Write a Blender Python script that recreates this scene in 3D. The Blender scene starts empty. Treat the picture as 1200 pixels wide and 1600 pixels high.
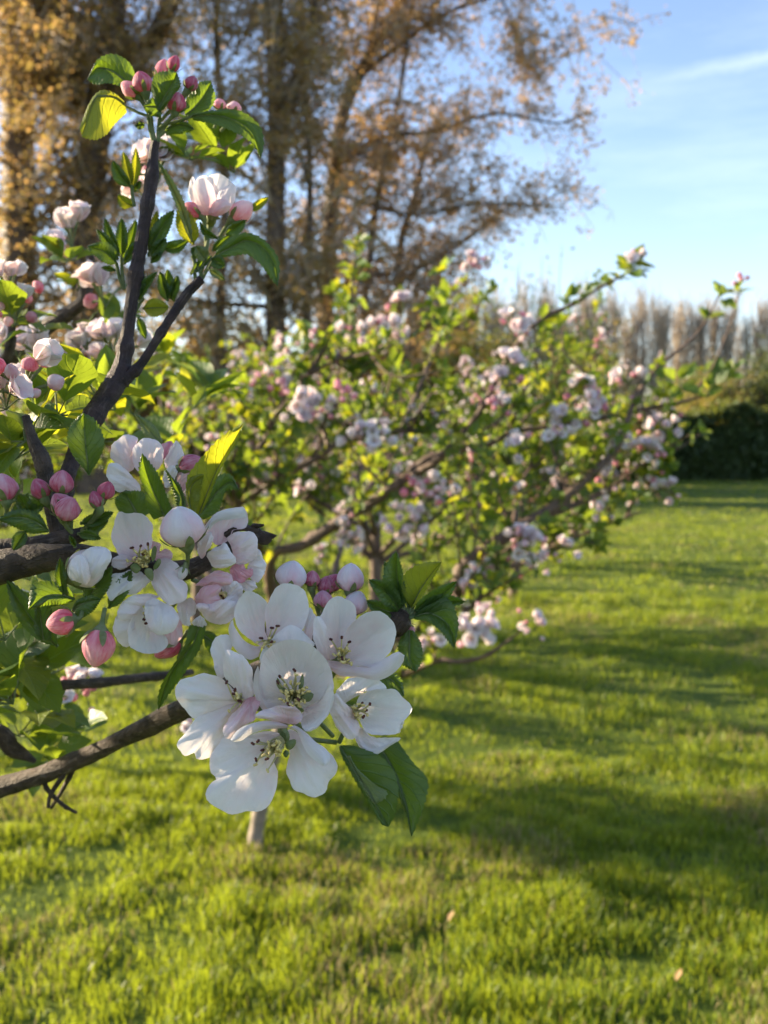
import bpy, math, random
import numpy as np
from mathutils import Vector, Matrix
random.seed(7); rng = np.random.default_rng(7)
R = math.radians
scene = bpy.context.scene
COL = scene.collection
# ------------------------------------------------------------------ camera
PITCH = math.atan(120/1600.0)
CAMZ = 1.35
cd = bpy.data.cameras.new('camera'); cam = bpy.data.objects.new('camera', cd); COL.objects.link(cam)
cam.location = (0, 0, CAMZ); cam.rotation_euler = (R(90)-PITCH, 0, 0)
cd.sensor_fit = 'VERTICAL'; cd.sensor_height = 36; cd.sensor_width = 27; cd.lens = 36
cd.clip_start = 0.02; cd.clip_end = 2000
cd.dof.use_dof = True; cd.dof.focus_distance = 0.372; cd.dof.aperture_fstop = 17.5; cd.dof.aperture_blades = 0
scene.camera = cam
# ------------------------------------------------------------------ sun and sky
SUN_EL = R(17); SUN_AZ = math.atan2(-1.0, 0.32)      # azimuth measured from +Y towards +X
sdir = Vector((math.sin(SUN_AZ)*math.cos(SUN_EL), math.cos(SUN_AZ)*math.cos(SUN_EL), math.sin(SUN_EL)))
sl = bpy.data.lights.new('sun', 'SUN'); sl.energy = 5.0; sl.angle = R(0.6); sl.color = (1.0, 0.82, 0.56)
so = bpy.data.objects.new('sun', sl); COL.objects.link(so)
so.rotation_euler = sdir.to_track_quat('Z', 'Y').to_euler(); so.location = (-20, 10, 12)
scene.view_settings.view_transform = 'Standard'; scene.view_settings.look = 'None'
scene.view_settings.gamma = 1; scene.view_settings.exposure = 1.92
try: scene.view_settings.use_curve_mapping = False
except Exception: pass
scene.render.engine = 'CYCLES'
cy = scene.cycles
cy.use_denoising = True
try: cy.denoiser = 'OPENIMAGEDENOISE'
except Exception: pass
cy.max_bounces = 6; cy.diffuse_bounces = 3; cy.glossy_bounces = 2; cy.transmission_bounces = 3; cy.transparent_max_bounces = 4
cy.caustics_reflective = False; cy.caustics_refractive = False; cy.sample_clamp_indirect = 6

def P(px, py, d):
    """point seen at photo pixel px,py (1200x1600) at depth d metres"""
    xc = (px-600)/1600.0*d; yc = (800-py)/1600.0*d
    c, s = math.cos(PITCH), math.sin(PITCH)
    return np.array([xc, d*c+yc*s, CAMZ-d*s+yc*c])

class NT:
    def __init__(s, tree): s.t = tree; s.n = tree.nodes; s.l = tree.links
    def new(s, typ, **kw):
        n = s.n.new(typ)
        for k, v in kw.items():
            if k == 'inp':
                for a, b in v.items():
                    if hasattr(b, 'is_linked') or isinstance(b, bpy.types.NodeSocket): s.l.new(b, n.inputs[a])
                    else: n.inputs[a].default_value = b
            else: setattr(n, k, v)
        return n
    def math(s, op, a, b=0.0, c=None, clamp=False):
        i = {0: a, 1: b}
        if c is not None: i[2] = c
        n = s.new('ShaderNodeMath', operation=op, inp=i); n.use_clamp = clamp
        return n.outputs[0]
    def ramp(s, fac, stops, interp='LINEAR'):
        n = s.new('ShaderNodeValToRGB'); n.color_ramp.interpolation = interp
        e = n.color_ramp.elements
        while len(e) < len(stops): e.new(0.5)
        for x, (p, c) in zip(e, stops): x.position = p; x.color = (*c, 1) if len(c) == 3 else c
        s.l.new(fac, n.inputs[0]); return n.outputs[0]
    def mix(s, f, a, b, blend='MIX'):
        n = s.n.new('ShaderNodeMix'); n.data_type = 'RGBA'; n.blend_type = blend
        for sock, v in ((n.inputs[0], f), (n.inputs[6], a), (n.inputs[7], b)):
            if isinstance(v, bpy.types.NodeSocket): s.l.new(v, sock)
            elif isinstance(v, (int, float)): sock.default_value = v
            else: sock.default_value = (*v, 1)
        return n.outputs[2]
    def noise(s, scale, detail=3, rough=0.55, vec=None):
        n = s.new('ShaderNodeTexNoise'); n.inputs['Scale'].default_value = scale
        n.inputs['Detail'].default_value = detail; n.inputs['Roughness'].default_value = rough
        if vec is not None: s.l.new(vec, n.inputs['Vector'])
        return n.outputs[0]

world = bpy.data.worlds.new('World'); scene.world = world; world.use_nodes = True
w = NT(world.node_tree); w.n.clear()
sky = w.new('ShaderNodeTexSky', sky_type='NISHITA'); sky.sun_disc = False
sky.sun_elevation = SUN_EL; sky.sun_rotation = SUN_AZ; sky.air_density = 1.0; sky.dust_density = 0.25; sky.ozone_density = 1.6
geo = w.new('ShaderNodeTexCoord')
dirv = geo.outputs['Generated']
# thin cirrus and one contrail, in directions of the sky itself
mp = w.new('ShaderNodeMapping', inp={'Vector': dirv}); mp.inputs['Scale'].default_value = (1.2, 1.2, 6.0); mp.inputs['Rotation'].default_value = (0.1, 0.22, 0.3)
ci = w.ramp(w.noise(2.4, 6, 0.62, mp.outputs[0]), [(0.45, (0, 0, 0)), (0.80, (1, 1, 1))])
d1 = Vector(P(950, 142, 1)) - Vector((0, 0, CAMZ)); d2 = Vector(P(1200, 92, 1)) - Vector((0, 0, CAMZ))
nrm = d1.cross(d2).normalized()
dot = w.new('ShaderNodeVectorMath', operation='DOT_PRODUCT', inp={0: dirv}); dot.inputs[1].default_value = nrm
wob = w.math('MULTIPLY', w.math('SUBTRACT', w.noise(26, 3, 0.6, dirv), 0.5), 0.012)
dist = w.math('ABSOLUTE', w.math('ADD', dot.outputs['Value'], wob))
dx = w.new('ShaderNodeVectorMath', operation='DOT_PRODUCT', inp={0: dirv}); dx.inputs[1].default_value = (1, 0, 0)
along = w.new('ShaderNodeMapRange', inp={0: dx.outputs['Value'], 1: 0.17, 2: 0.36})
wid = w.math('MULTIPLY_ADD', along.outputs[0], -0.004, 0.012)
tr = w.math('MULTIPLY', w.math('SUBTRACT', 1.0, w.math('DIVIDE', dist, wid), clamp=True), w.math('MULTIPLY', along.outputs[0], 0.17))
cl = w.math('MAXIMUM', w.math('MULTIPLY', ci, 0.11), tr)
base = w.mix(1.0, sky.outputs[0], (1.03, 0.965, 1.04), 'MULTIPLY')
skyc = w.mix(cl, base, (9.0, 9.2, 9.6))
bg = w.new('ShaderNodeBackground', inp={'Color': skyc, 'Strength': 0.086})
wo = w.new('ShaderNodeOutputWorld'); w.l.new(bg.outputs[0], wo.inputs[0])

# ------------------------------------------------------------------ materials
def newmat(name):
    m = bpy.data.materials.new(name); m.use_nodes = True
    t = NT(m.node_tree); t.n.clear()
    out = t.new('ShaderNodeOutputMaterial')
    at = t.new('ShaderNodeAttribute', attribute_name='dat')
    sp = t.new('ShaderNodeSeparateColor', inp={0: at.outputs['Color']})
    return m, t, out, sp.outputs
def finish(t, out, col, tcol, tfac, rough=0.5, spec=0.4, bump=None, bstr=0.3, bdist=0.001, sheen=0):
    p = t.new('ShaderNodeBsdfPrincipled')
    def si(sock, v):
        if isinstance(v, bpy.types.NodeSocket): t.l.new(v, sock)
        elif isinstance(v, (int, float)): sock.default_value = v
        else: sock.default_value = (*v, 1)
    si(p.inputs['Base Color'], col); si(p.inputs['Roughness'], rough); si(p.inputs['Specular IOR Level'], spec)
    nb = None
    if bump is not None:
        b = t.new('ShaderNodeBump', inp={'Height': bump, 'Strength': bstr, 'Distance': bdist}); nb = b.outputs[0]
        t.l.new(nb, p.inputs['Normal'])
    if tfac:
        tr = t.new('ShaderNodeBsdfTranslucent'); si(tr.inputs[0], tcol)
        if nb is not None: t.l.new(nb, tr.inputs['Normal'])
        mx = t.new('ShaderNodeMixShader', inp={0: tfac, 1: p.outputs[0], 2: tr.outputs[0]})
        t.l.new(mx.outputs[0], out.inputs[0])
    else: t.l.new(p.outputs[0], out.inputs[0])

M = {}
def petal_mat():
    m, t, out, d = newmat('petal')
    co = t.new('ShaderNodeCombineXYZ', inp={0: t.math('MULTIPLY', d[2], 60.0), 1: t.math('MULTIPLY', d[1], 2.2), 2: 0.0})
    v = t.noise(1.0, 3, 0.6, co.outputs[0])
    tc = t.new('ShaderNodeTexCoord')
    blot = t.noise(160, 3, 0.6, tc.outputs['Object'])
    pk = t.math('MULTIPLY', d[0], t.math('MULTIPLY_ADD', v, 1.1, t.math('MULTIPLY', blot, 0.9)), clamp=True)
    pk = t.math('ADD', pk, t.math('MULTIPLY', t.ramp(t.noise(55, 3, 0.6, tc.outputs['Object']), [(0.52, (0, 0, 0)), (0.8, (1, 1, 1))]), 0.14), clamp=True)
    col = t.ramp(pk, [(0.0, (0.82, 0.84, 0.87)), (0.25, (0.80, 0.66, 0.71)), (0.55, (0.72, 0.36, 0.44)), (1.0, (0.50, 0.085, 0.16))])
    tcol = t.ramp(pk, [(0.0, (0.86, 0.83, 0.80)), (0.35, (0.85, 0.50, 0.52)), (1.0, (0.62, 0.12, 0.2))])
    h = t.math('ADD', t.math('MULTIPLY', v, 0.7), t.math('MULTIPLY', blot, 0.5))
    col = t.mix(t.math('MULTIPLY_ADD', v, -0.75, 0.48, clamp=True), col, (0.60, 0.60, 0.62))
    finish(t, out, col, tcol, 0.40, 0.62, 0.18, h, 0.7, 0.0011)
    return m
M['petal'] = petal_mat()
def leaf_mat(name, dark, light, tcol, tfac=0.42, rough=0.42, spec=0.45, under=None):
    m, t, out, d = newmat(name)
    av = t.math('ABSOLUTE', t.math('SUBTRACT', d[1], 0.5))           # 0 at the midrib, 0.5 at the edge
    rib = t.math('SUBTRACT', 1.0, t.math('MULTIPLY', av, 26.0), clamp=True)
    tc0 = t.new('ShaderNodeTexCoord'); wob = t.math('MULTIPLY', t.noise(70, 3, 0.6, tc0.outputs['Object']), 0.9)
    ph = t.math('FRACT', t.math('ADD', wob, t.math('SUBTRACT', t.math('MULTIPLY', d[0], 7.0), t.math('MULTIPLY', av, 4.4))))
    vein = t.math('SUBTRACT', 1.0, t.math('MULTIPLY', t.math('ABSOLUTE', t.math('SUBTRACT', ph, 0.5)), 9.0), clamp=True)
    tc = t.new('ShaderNodeTexCoord')
    nz = t.noise(220, 4, 0.65, tc.outputs['Object'])
    nz2 = t.noise(45, 2, 0.5, tc.outputs['Object'])
    c = t.mix(t.math('ADD', t.math('MULTIPLY', d[2], 0.6), t.math('MULTIPLY', nz2, 0.4), clamp=True), dark, light)
    lite = tuple(min(1, x*1.7+0.05) for x in light)
    c = t.mix(t.math('MULTIPLY', vein, 0.20), c, lite); c = t.mix(t.math('MULTIPLY', rib, 0.6), c, lite)
    if under:
        g = t.new('ShaderNodeNewGeometry')
        c = t.mix(g.outputs['Backfacing'], c, under)
    tc2 = t.mix(t.math('MAXIMUM', t.math('MULTIPLY', vein, 0.35), t.math('MULTIPLY', rib, 0.6)), tcol, tuple(x*0.55 for x in tcol))
    h = t.math('SUBTRACT', t.math('MULTIPLY', nz, 0.5), t.math('ADD', t.math('MULTIPLY', vein, 0.5), rib))
    finish(t, out, c, tc2, tfac, rough, spec, h, 0.5, 0.0009)
    return m
M['leaf'] = leaf_mat('apple_leaf', (0.035, 0.085, 0.018), (0.075, 0.14, 0.022), (0.31, 0.40, 0.025), 0.46)
M['leaf_near'] = leaf_mat('shaded_apple_leaf', (0.024, 0.060, 0.016), (0.060, 0.115, 0.026), (0.24, 0.36, 0.014), 0.36, 0.42, 0.5)  # darker, less translucent copy of apple_leaf: near leaves' shade put into the colour
M['leaf_grey'] = leaf_mat('apple_leaf_underside', (0.13, 0.18, 0.10), (0.20, 0.25, 0.13), (0.34, 0.38, 0.03), 0.40, 0.7, 0.2)
M['leaf_yellow'] = leaf_mat('young_apple_leaf', (0.10, 0.15, 0.02), (0.17, 0.20, 0.03), (0.50, 0.50, 0.02), 0.5, 0.5, 0.4)
def plain(name, c1, c2, scale, rough=0.6, spec=0.3, tcol=None, tfac=0, bstr=0.4, bdist=0.001, rnd=False):
    m, t, out, d = newmat(name)
    tc = t.new('ShaderNodeTexCoord')
    n = t.noise(scale, 4, 0.62, tc.outputs['Object'])
    f = t.math('ADD', t.math('MULTIPLY', n, 0.5), t.math('MULTIPLY', d[2], 0.5), clamp=True) if rnd else t.ramp(n, [(0.33, (0, 0, 0)), (0.67, (1, 1, 1))])
    finish(t, out, t.mix(f, c1, c2), tcol, tfac, rough, spec, n, bstr, bdist)
    return m
def bark_mat(name, c1, c2, c3, scale, bdist):
    m, t, out, d = newmat(name)
    co = t.new('ShaderNodeCombineXYZ', inp={0: t.math('MULTIPLY', d[1], 4.0), 1: t.math('MULTIPLY', d[0], scale), 2: d[2]})
    tc = t.new('ShaderNodeTexCoord')
    a = t.noise(2.2, 5, 0.7, co.outputs[0]); b = t.noise(scale*2.2, 4, 0.65, tc.outputs['Object'])
    c = t.mix(t.ramp(b, [(0.35, (0, 0, 0)), (0.7, (1, 1, 1))]), c1, c2)
    c = t.mix(t.math('MULTIPLY', t.ramp(a, [(0.55, (0, 0, 0)), (0.72, (1, 1, 1))]), 0.7), c, c3)
    finish(t, out, c, None, 0, 0.62, 0.35, t.math('ADD', a, b), 0.8, bdist)
    return m
M['bark'] = bark_mat('apple_bark', (0.030, 0.020, 0.014), (0.115, 0.080, 0.058), (0.26, 0.21, 0.165), 60, 0.005)
M['bark_young'] = bark_mat('young_apple_bark', (0.020, 0.012, 0.012), (0.062, 0.038, 0.036), (0.16, 0.12, 0.10), 60, 0.003)
M['bark_mid'] = bark_mat('apple_limb_bark', (0.075, 0.046, 0.032), (0.17, 0.112, 0.078), (0.22, 0.17, 0.13), 30, 0.004)
M['bark_big'] = bark_mat('tree_bark', (0.060, 0.040, 0.026), (0.135, 0.092, 0.058), (0.20, 0.145, 0.09), 3, 0.03)
M['green'] = plain('stalk', (0.10, 0.15, 0.05), (0.22, 0.24, 0.13), 300, 0.75, 0.2, (0.3, 0.35, 0.05), 0.2)
M['filament'] = plain('filament', (0.55, 0.52, 0.24), (0.70, 0.66, 0.40), 400, 0.6, 0.2, (0.7, 0.6, 0.2), 0.3)
M['anther'] = plain('anther', (0.050, 0.018, 0.022), (0.13, 0.045, 0.03), 500, 0.7, 0.2)
M['anther_pale'] = plain('ripe_anther', (0.48, 0.36, 0.12), (0.70, 0.58, 0.26), 500, 0.7, 0.2)
M['rust'] = plain('rust_leaf', (0.24, 0.145, 0.058), (0.46, 0.31, 0.145), 3, 0.55, 0.35, (0.58, 0.36, 0.12), 0.5, 0.1, 0.001, True)
M['olive'] = plain('olive_leaf', (0.17, 0.125, 0.040), (0.36, 0.26, 0.090), 3, 0.55, 0.35, (0.50, 0.36, 0.09), 0.45, 0.1, 0.001, True)
M['bushleaf'] = plain('bush_leaf', (0.035, 0.06, 0.014), (0.10, 0.12, 0.026), 3, 0.5, 0.35, (0.26, 0.28, 0.02), 0.35, 0.1, 0.001, True)
M['paleleaf'] = plain('pale_leaf', (0.10, 0.15, 0.04), (0.20, 0.24, 0.06), 3, 0.5, 0.3, (0.40, 0.42, 0.05), 0.4, 0.1, 0.001, True)
M['hedgeleaf'] = plain('hedge_leaf', (0.028, 0.055, 0.018), (0.070, 0.105, 0.028), 3, 0.45, 0.35, (0.06, 0.09, 0.01), 0.2, 0.1, 0.001, True)
M['bark_sunlit'] = bark_mat('sunlit_trunk_bark', (0.16, 0.13, 0.10), (0.28, 0.23, 0.18), (0.40, 0.34, 0.27), 30, 0.004)  # paler copy of the limb bark: sun on the trunk put into colour
M['poplar'] = plain('poplar_twig', (0.32, 0.26, 0.20), (0.44, 0.37, 0.29), 2, 0.7, 0.2)
M['grass'] = plain('grass_blade', (0.050, 0.105, 0.010), (0.152, 0.203, 0.024), 2.2, 0.45, 0.4, (0.39, 0.46, 0.022), 0.45, 0.1, 0.001, True)
M['straw'] = plain('dry_grass', (0.26, 0.20, 0.085), (0.38, 0.31, 0.15), 30, 0.6, 0.3, (0.4, 0.32, 0.12), 0.3, 0.1, 0.001, True)
M['deadleaf'] = plain('dead_leaf', (0.28, 0.17, 0.07), (0.42, 0.28, 0.14), 60, 0.6, 0.3, (0.5, 0.25, 0.08), 0.3)
def ground_mat():
    m, t, out, d = newmat('ground')
    tc = t.new('ShaderNodeTexCoord')
    a = t.noise(0.6, 4, 0.6, tc.outputs['Object']); b = t.noise(14, 5, 0.7, tc.outputs['Object'])
    c = t.mix(b, (0.050, 0.085, 0.012), (0.105, 0.135, 0.020))
    c = t.mix(t.math('MULTIPLY', t.ramp(t.math('ADD', t.math('MULTIPLY', a, .6), t.math('MULTIPLY', b, .4)), [(0.55, (0, 0, 0)), (0.7, (1, 1, 1))]), 0.6), c, (0.10, 0.08, 0.035))
    finish(t, out, c, None, 0, 0.9, 0.1, b, 0.8, 0.03)
    return m
M['ground'] = ground_mat()

# ------------------------------------------------------------------ mesh building
def inv_of(parent):
    return parent.matrix_world.inverted() if False else Matrix.Translation(-Vector(parent.location)) if parent.type == 'EMPTY' else Matrix.Identity(4)
class MB:
    def __init__(s): s.V = []; s.D = []; s.F = []; s.n = 0
    def add(s, V, F, D=None, mat=0):
        V = np.asarray(V, float).reshape(-1, 3); k = len(V)
        if D is None: D = np.full((k, 3), 0.5)
        D = np.asarray(D, float)
        if D.ndim == 1: D = np.tile(D, (k, 1))
        s.V.append(V); s.D.append(D[:, :3]); s.F.append((np.asarray(F, np.int64)+s.n, mat)); s.n += k
    def mesh(s, name, mats, smooth=True):
        me = bpy.data.meshes.new(name)
        V = np.concatenate(s.V); D = np.concatenate(s.D)
        me.vertices.add(len(V)); me.vertices.foreach_set('co', V.ravel())
        lv = np.concatenate([f.ravel() for f, _ in s.F]); tot = np.concatenate([np.full(len(f), f.shape[1]) for f, _ in s.F])
        mi = np.concatenate([np.full(len(f), m) for f, m in s.F])
        st = np.concatenate([[0], np.cumsum(tot)[:-1]])
        me.loops.add(len(lv)); me.loops.foreach_set('vertex_index', lv.astype(np.int32))
        me.polygons.add(len(tot)); me.polygons.foreach_set('loop_start', st.astype(np.int32))
        me.polygons.foreach_set('material_index', mi.astype(np.int32))
        me.polygons.foreach_set('use_smooth', np.full(len(tot), smooth))
        for m in mats: me.materials.append(M[m] if isinstance(m, str) else m)
        a = me.attributes.new('dat', 'FLOAT_COLOR', 'POINT')
        a.data.foreach_set('color', np.concatenate([D, np.ones((len(D), 1))], 1).ravel())
        me.update(calc_edges=True); me.validate()
        return me
    def build(s, name, mats, parent=None, smooth=True):
        return link(name, s.mesh(name, mats, smooth), parent)
def link(name, me, parent=None, mw=None):
    o = bpy.data.objects.new(name, me); COL.objects.link(o)
    if parent is not None:
        o.parent = parent; o.matrix_parent_inverse = inv_of(parent)
    if mw is not None: o.matrix_basis = mw
    return o
def thing(name, label, cat, loc, group=None):
    o = bpy.data.objects.new(name, None); COL.objects.link(o); o.location = tuple(float(x) for x in loc); o.empty_display_size = 0.1
    return tag(o, label, cat, group)
def tag(o, label=None, cat=None, group=None, kind=None):
    if label: o['label'] = label
    if cat: o['category'] = cat
    if group: o['group'] = group
    if kind: o['kind'] = kind
    return o
def gridF(nu, nv, wrap=False):
    i, j = np.meshgrid(np.arange(nu-1), np.arange(nv if wrap else nv-1), indexing='ij')
    i = i.ravel(); j = j.ravel(); j2 = (j+1) % nv
    return np.stack([i*nv+j, i*nv+j2, (i+1)*nv+j2, (i+1)*nv+j], 1)
def resample(pts, n, closed=False):
    """Catmull-Rom through pts, n samples evenly along the length"""
    p = np.asarray(pts, float)
    if len(p) == 2 and not closed: return p[0]+(p[1]-p[0])*np.linspace(0, 1, n)[:, None]
    q = np.concatenate([p[-1:], p, p[:2]]) if closed else np.concatenate([2*p[:1]-p[1:2], p, 2*p[-1:]-p[-2:-1]])
    out = []
    for k in range(len(q)-3):
        a, b, c, d = q[k:k+4]
        t = np.linspace(0, 1, 12, endpoint=False)[:, None]
        out.append(0.5*(2*b+(c-a)*t+(2*a-5*b+4*c-d)*t**2+(3*b-a-3*c+d)*t**3))
    out = np.concatenate(out+[p[:1] if closed else p[-1:]])
    L = np.concatenate([[0], np.cumsum(np.linalg.norm(np.diff(out[:, :min(3, out.shape[1])], axis=0), axis=1))])
    s = np.linspace(0, L[-1], n, endpoint=not closed)
    return np.stack([np.interp(s, L, out[:, k]) for k in range(out.shape[1])], 1)
def tube(mb, pts, rad, k=8, mat=0, rnd=0.5, knob=0.0, cap=True):
    pts = np.asarray(pts, float); n = len(pts); rad = np.broadcast_to(np.asarray(rad, float), (n,))
    T = np.gradient(pts, axis=0); T /= np.linalg.norm(T, axis=1)[:, None]+1e-12
    u = np.cross(T[0], [0.31, 0.2, 0.93]); u /= np.linalg.norm(u)
    th = np.arange(k)/k*2*math.pi; V = np.zeros((n, k, 3)); D = np.zeros((n, k, 3))
    L = np.concatenate([[0], np.cumsum(np.linalg.norm(np.diff(pts, axis=0), axis=1))])
    if knob > .08:                                    # swollen nodes and old spur rings
        rm = rad.mean(); rad = rad.copy()
        for p in np.arange(0, L[-1], rm*7): rad = rad*(1+rng.uniform(.04, .26)*np.exp(-((L-p-rng.normal(0, rm*2))/(rm*.9))**2))
    ph = rng.random(4)*6
    for i in range(n):
        u = u-T[i]*np.dot(u, T[i]); u /= np.linalg.norm(u); v = np.cross(T[i], u)
        r = rad[i]*(1+knob*(np.sin(th*2+ph[0]+L[i]*37)*.5+np.sin(L[i]*90+ph[1])*.5+np.sin(th*3+L[i]*150+ph[2])*.4+rng.normal(0, .35, k)))
        V[i] = pts[i]+np.outer(np.cos(th)*r, u)+np.outer(np.sin(th)*r, v)
        D[i, :, 0] = L[i]; D[i, :, 1] = np.abs(th/math.pi-1); D[i, :, 2] = rnd
    F = gridF(n, k, True); VV = V.reshape(-1, 3); DD = D.reshape(-1, 3)
    mb.add(VV, F, DD, mat)
    if cap:
        for e, off in ((0, 0), (n-1, (n-1)*k)):
            c = np.concatenate([V[e], [pts[e]+T[e]*rad[e]*(0.5 if e else -0.5)]])
            f = np.stack([np.arange(k), (np.arange(k)+1) % k, np.full(k, k)], 1)
            mb.add(c, f if e else f[:, ::-1], np.tile(D[e, 0], (k+1, 1)), mat)
def pxpath(pts, n, dd=0.0):
    """pts: (px,py,depth,radius_m) -> sampled world points and radii"""
    q = resample([(*P(a, b, c+dd), r) for a, b, c, r in pts], n)
    return q[:, :3], np.maximum(q[:, 3], 1e-4)
# ------------------------------------------------------------------ foreground builders (photo pixels + millimetres of depth)
D0 = 0.362
def pts2(s):
    return np.array([[float(v) for v in q.split(',')] for q in s.split()])
def to3(xy, dz, D=D0):
    return np.array([P(x, y, D+z/1000.0) for (x, y), z in zip(xy, dz)])
def petal(parent, out, base, dzb, dzt, bulge=2.0, p0=0.03, p1=0.25, D=D0, name='petal', gmax=None, rip=1.0):
    mb = MB(); base = np.array(base, float)
    ph = rng.random(4)*6.28; rn = rng.random()
    if D > .44: rip *= .35
    if '|' in out:                                   # two edges of a strip, lofted
        a, b = out.split('|'); n, m = 26, 9
        A = resample(pts2(a), n); B = resample(pts2(b), n)
        v = np.linspace(0, 1, m)
        XY = A[:, None]*(1-v)[None, :, None]+B[:, None]*v[None, :, None]
        XY = XY.reshape(-1, 2); vv = np.tile(v, n); uu = np.repeat(np.linspace(0, 1, n), m)
        edge = np.abs(2*vv-1)
        g = np.linalg.norm(XY-base, axis=1); g /= (gmax or g.max())
        dz = dzb+(dzt-dzb)*g+bulge*(1-edge**2)+rip*0.35*np.sin(uu*9+ph[0])*edge
        F = gridF(n, m); ang = vv*0.5
    else:
        O = resample(pts2(out), 56, True); nR = 11
        c = O.mean(0)*0.8+base*0.2
        O = O+(0.3*np.stack([np.sin(np.arange(56)*1.9+ph[0]), np.sin(np.arange(56)*2.3+ph[1])], 1)+0.6*np.stack([np.sin(np.arange(56)*.785+ph[2]), np.sin(np.arange(56)*.67+ph[3])], 1))*rip
        rr = np.linspace(0, 1, nR)[1:]**0.85
        XY = (c+(O[None]-c)*rr[:, None, None]).reshape(-1, 2)
        r = np.repeat(rr, 56); th = np.tile(np.arange(56)/56*2*math.pi, nR-1)
        XY = np.concatenate([XY, c[None]]); r = np.append(r, 0); th = np.append(th, 0)
        gm = gmax or np.linalg.norm(O-base, axis=1).max()
        rel = XY-base; g = np.linalg.norm(rel, axis=1)/gm
        dz = dzb+(dzt-dzb)*g+bulge*(1-r**2)+rip*(0.55*np.sin(3*th+ph[0])*r**2+0.35*np.sin(6*th+ph[1])*r**4-0.6*np.clip((r-.8)/.2, 0, 1)**2*np.sign(bulge)*0.8)
        # a soft crease running from the claw to the tip
        tip = O[np.argmax(np.linalg.norm(O-base, axis=1))]-base; tip /= np.linalg.norm(tip)+1e-9
        side = (rel[:, 0]*tip[1]-rel[:, 1]*tip[0])/(gm*0.4)
        dz += 1.3*rip*(0.55*np.exp(-(side/0.22)**2)*np.sign(bulge) + 0.34*np.sin(side*7+ph[2]) + 0.16*np.sin(side*19+g*5+ph[3]))*np.sin(np.clip(g, 0, 1)*math.pi)
        ang = (np.arctan2(rel[:, 1], rel[:, 0])/(2*math.pi))+0.5
        F = gridF(nR-1, 56, True)
        k = len(XY)-1; j = np.arange(56)
        mb_f3 = np.stack([np.full(56, k), (j+1) % 56, j], 1)
    pk = np.clip(p0+p1*np.clip(1-g, 0, 1)**1.6, 0, 1)
    V = to3(XY, dz, D); DD = np.stack([pk, g, ang+rn*0.3], 1)
    mb.add(V, F, DD)
    if '|' not in out: mb.F.append((mb_f3, 0))
    return mb.build(name, ['petal'], parent)
def stamens(parent, c, cz, tips, zt, D=D0, n_rand=8, rad=14, dirn=(0, 0), pistil=True, dark=0.6):
    """filaments from px c at depth cz mm to the anther pixels at depth zt mm"""
    mb = MB(); c = np.array(c, float)
    T = [(x, y, zt+rng.uniform(-1, 1), i < 3 or rng.random() < .18) for i, (x, y) in enumerate(tips)]
    for _ in range(n_rand):
        a = rng.random()*6.28; q = rad*(0.35+0.65*rng.random())
        T.append((c[0]+dirn[0]+math.cos(a)*q, c[1]+dirn[1]+math.sin(a)*q, zt+rng.uniform(-1, 2.0), rng.random() < dark*.4))
    for x, y, z, dk in T:
        s = rng.normal(0, 2.2, 2)
        a = P(c[0]+s[0], c[1]+s[1], D+cz/1000); b = P(x, y, D+z/1000)
        m = (a+b)/2+rng.normal(0, 0.0006, 3)
        q = resample([a, m, b], 7)
        tube(mb, q, np.linspace(0.00044, 0.00026, 7), 5, 0)
        dirv = rng.normal(0, 1, 3); dirv /= np.linalg.norm(dirv)
        L = 0.00085
        e = np.array([b-dirv*L, b-dirv*L*.5, b, b+dirv*L*.5, b+dirv*L])
        tube(mb, e, np.array([.25, .75, .6, .75, .25])*0.00072, 6, 1 if dk else 2)
    return mb.build('stamens', ['filament', 'anther', 'anther_pale'], parent)
def receptacle(parent_root, c, cz, stalk, name='blossom', D=D0, sepal_px=15, up=(0, 0)):
    """the green cup and stalk that carry a blossom: the blossom's own mesh"""
    mb = MB(); c = np.array(c, float)
    s = np.array(stalk, float)
    pts = [P(c[0], c[1], D+cz/1000), P(c[0]*.7+s[0]*.3, c[1]*.7+s[1]*.3, D+(cz+6)/1000), P(s[0], s[1], D+s[2]/1000)]
    q = resample(pts, 12); r = np.linspace(1, 0, 12)
    tube(mb, q, 0.0009+0.0019*np.exp(-((np.arange(12)-1.5)/1.8)**2), 9, 0)
    for k in range(5):
        a = k*1.2566+rng.random()
        t = np.array([math.cos(a), math.sin(a)])
        A = np.array([c+t*3, c+t*sepal_px*.5, c+t*sepal_px]); n2 = np.array([-t[1], t[0]])
        V = []
        for f, wd in ((0.1, 4), (0.4, 4.5), (0.75, 2.5), (1, 0.3)):
            p = c+t*sepal_px*f+np.array(up)*f
            for sg in (-1, 0, 1): V.append(P(*(p+n2*wd*sg), D+(cz+1.2+f*1.5-(0 if sg else .7))/1000))
        mb.add(V, gridF(4, 3), None, 0)
    return mb.build(name, ['green'], parent_root)
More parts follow.
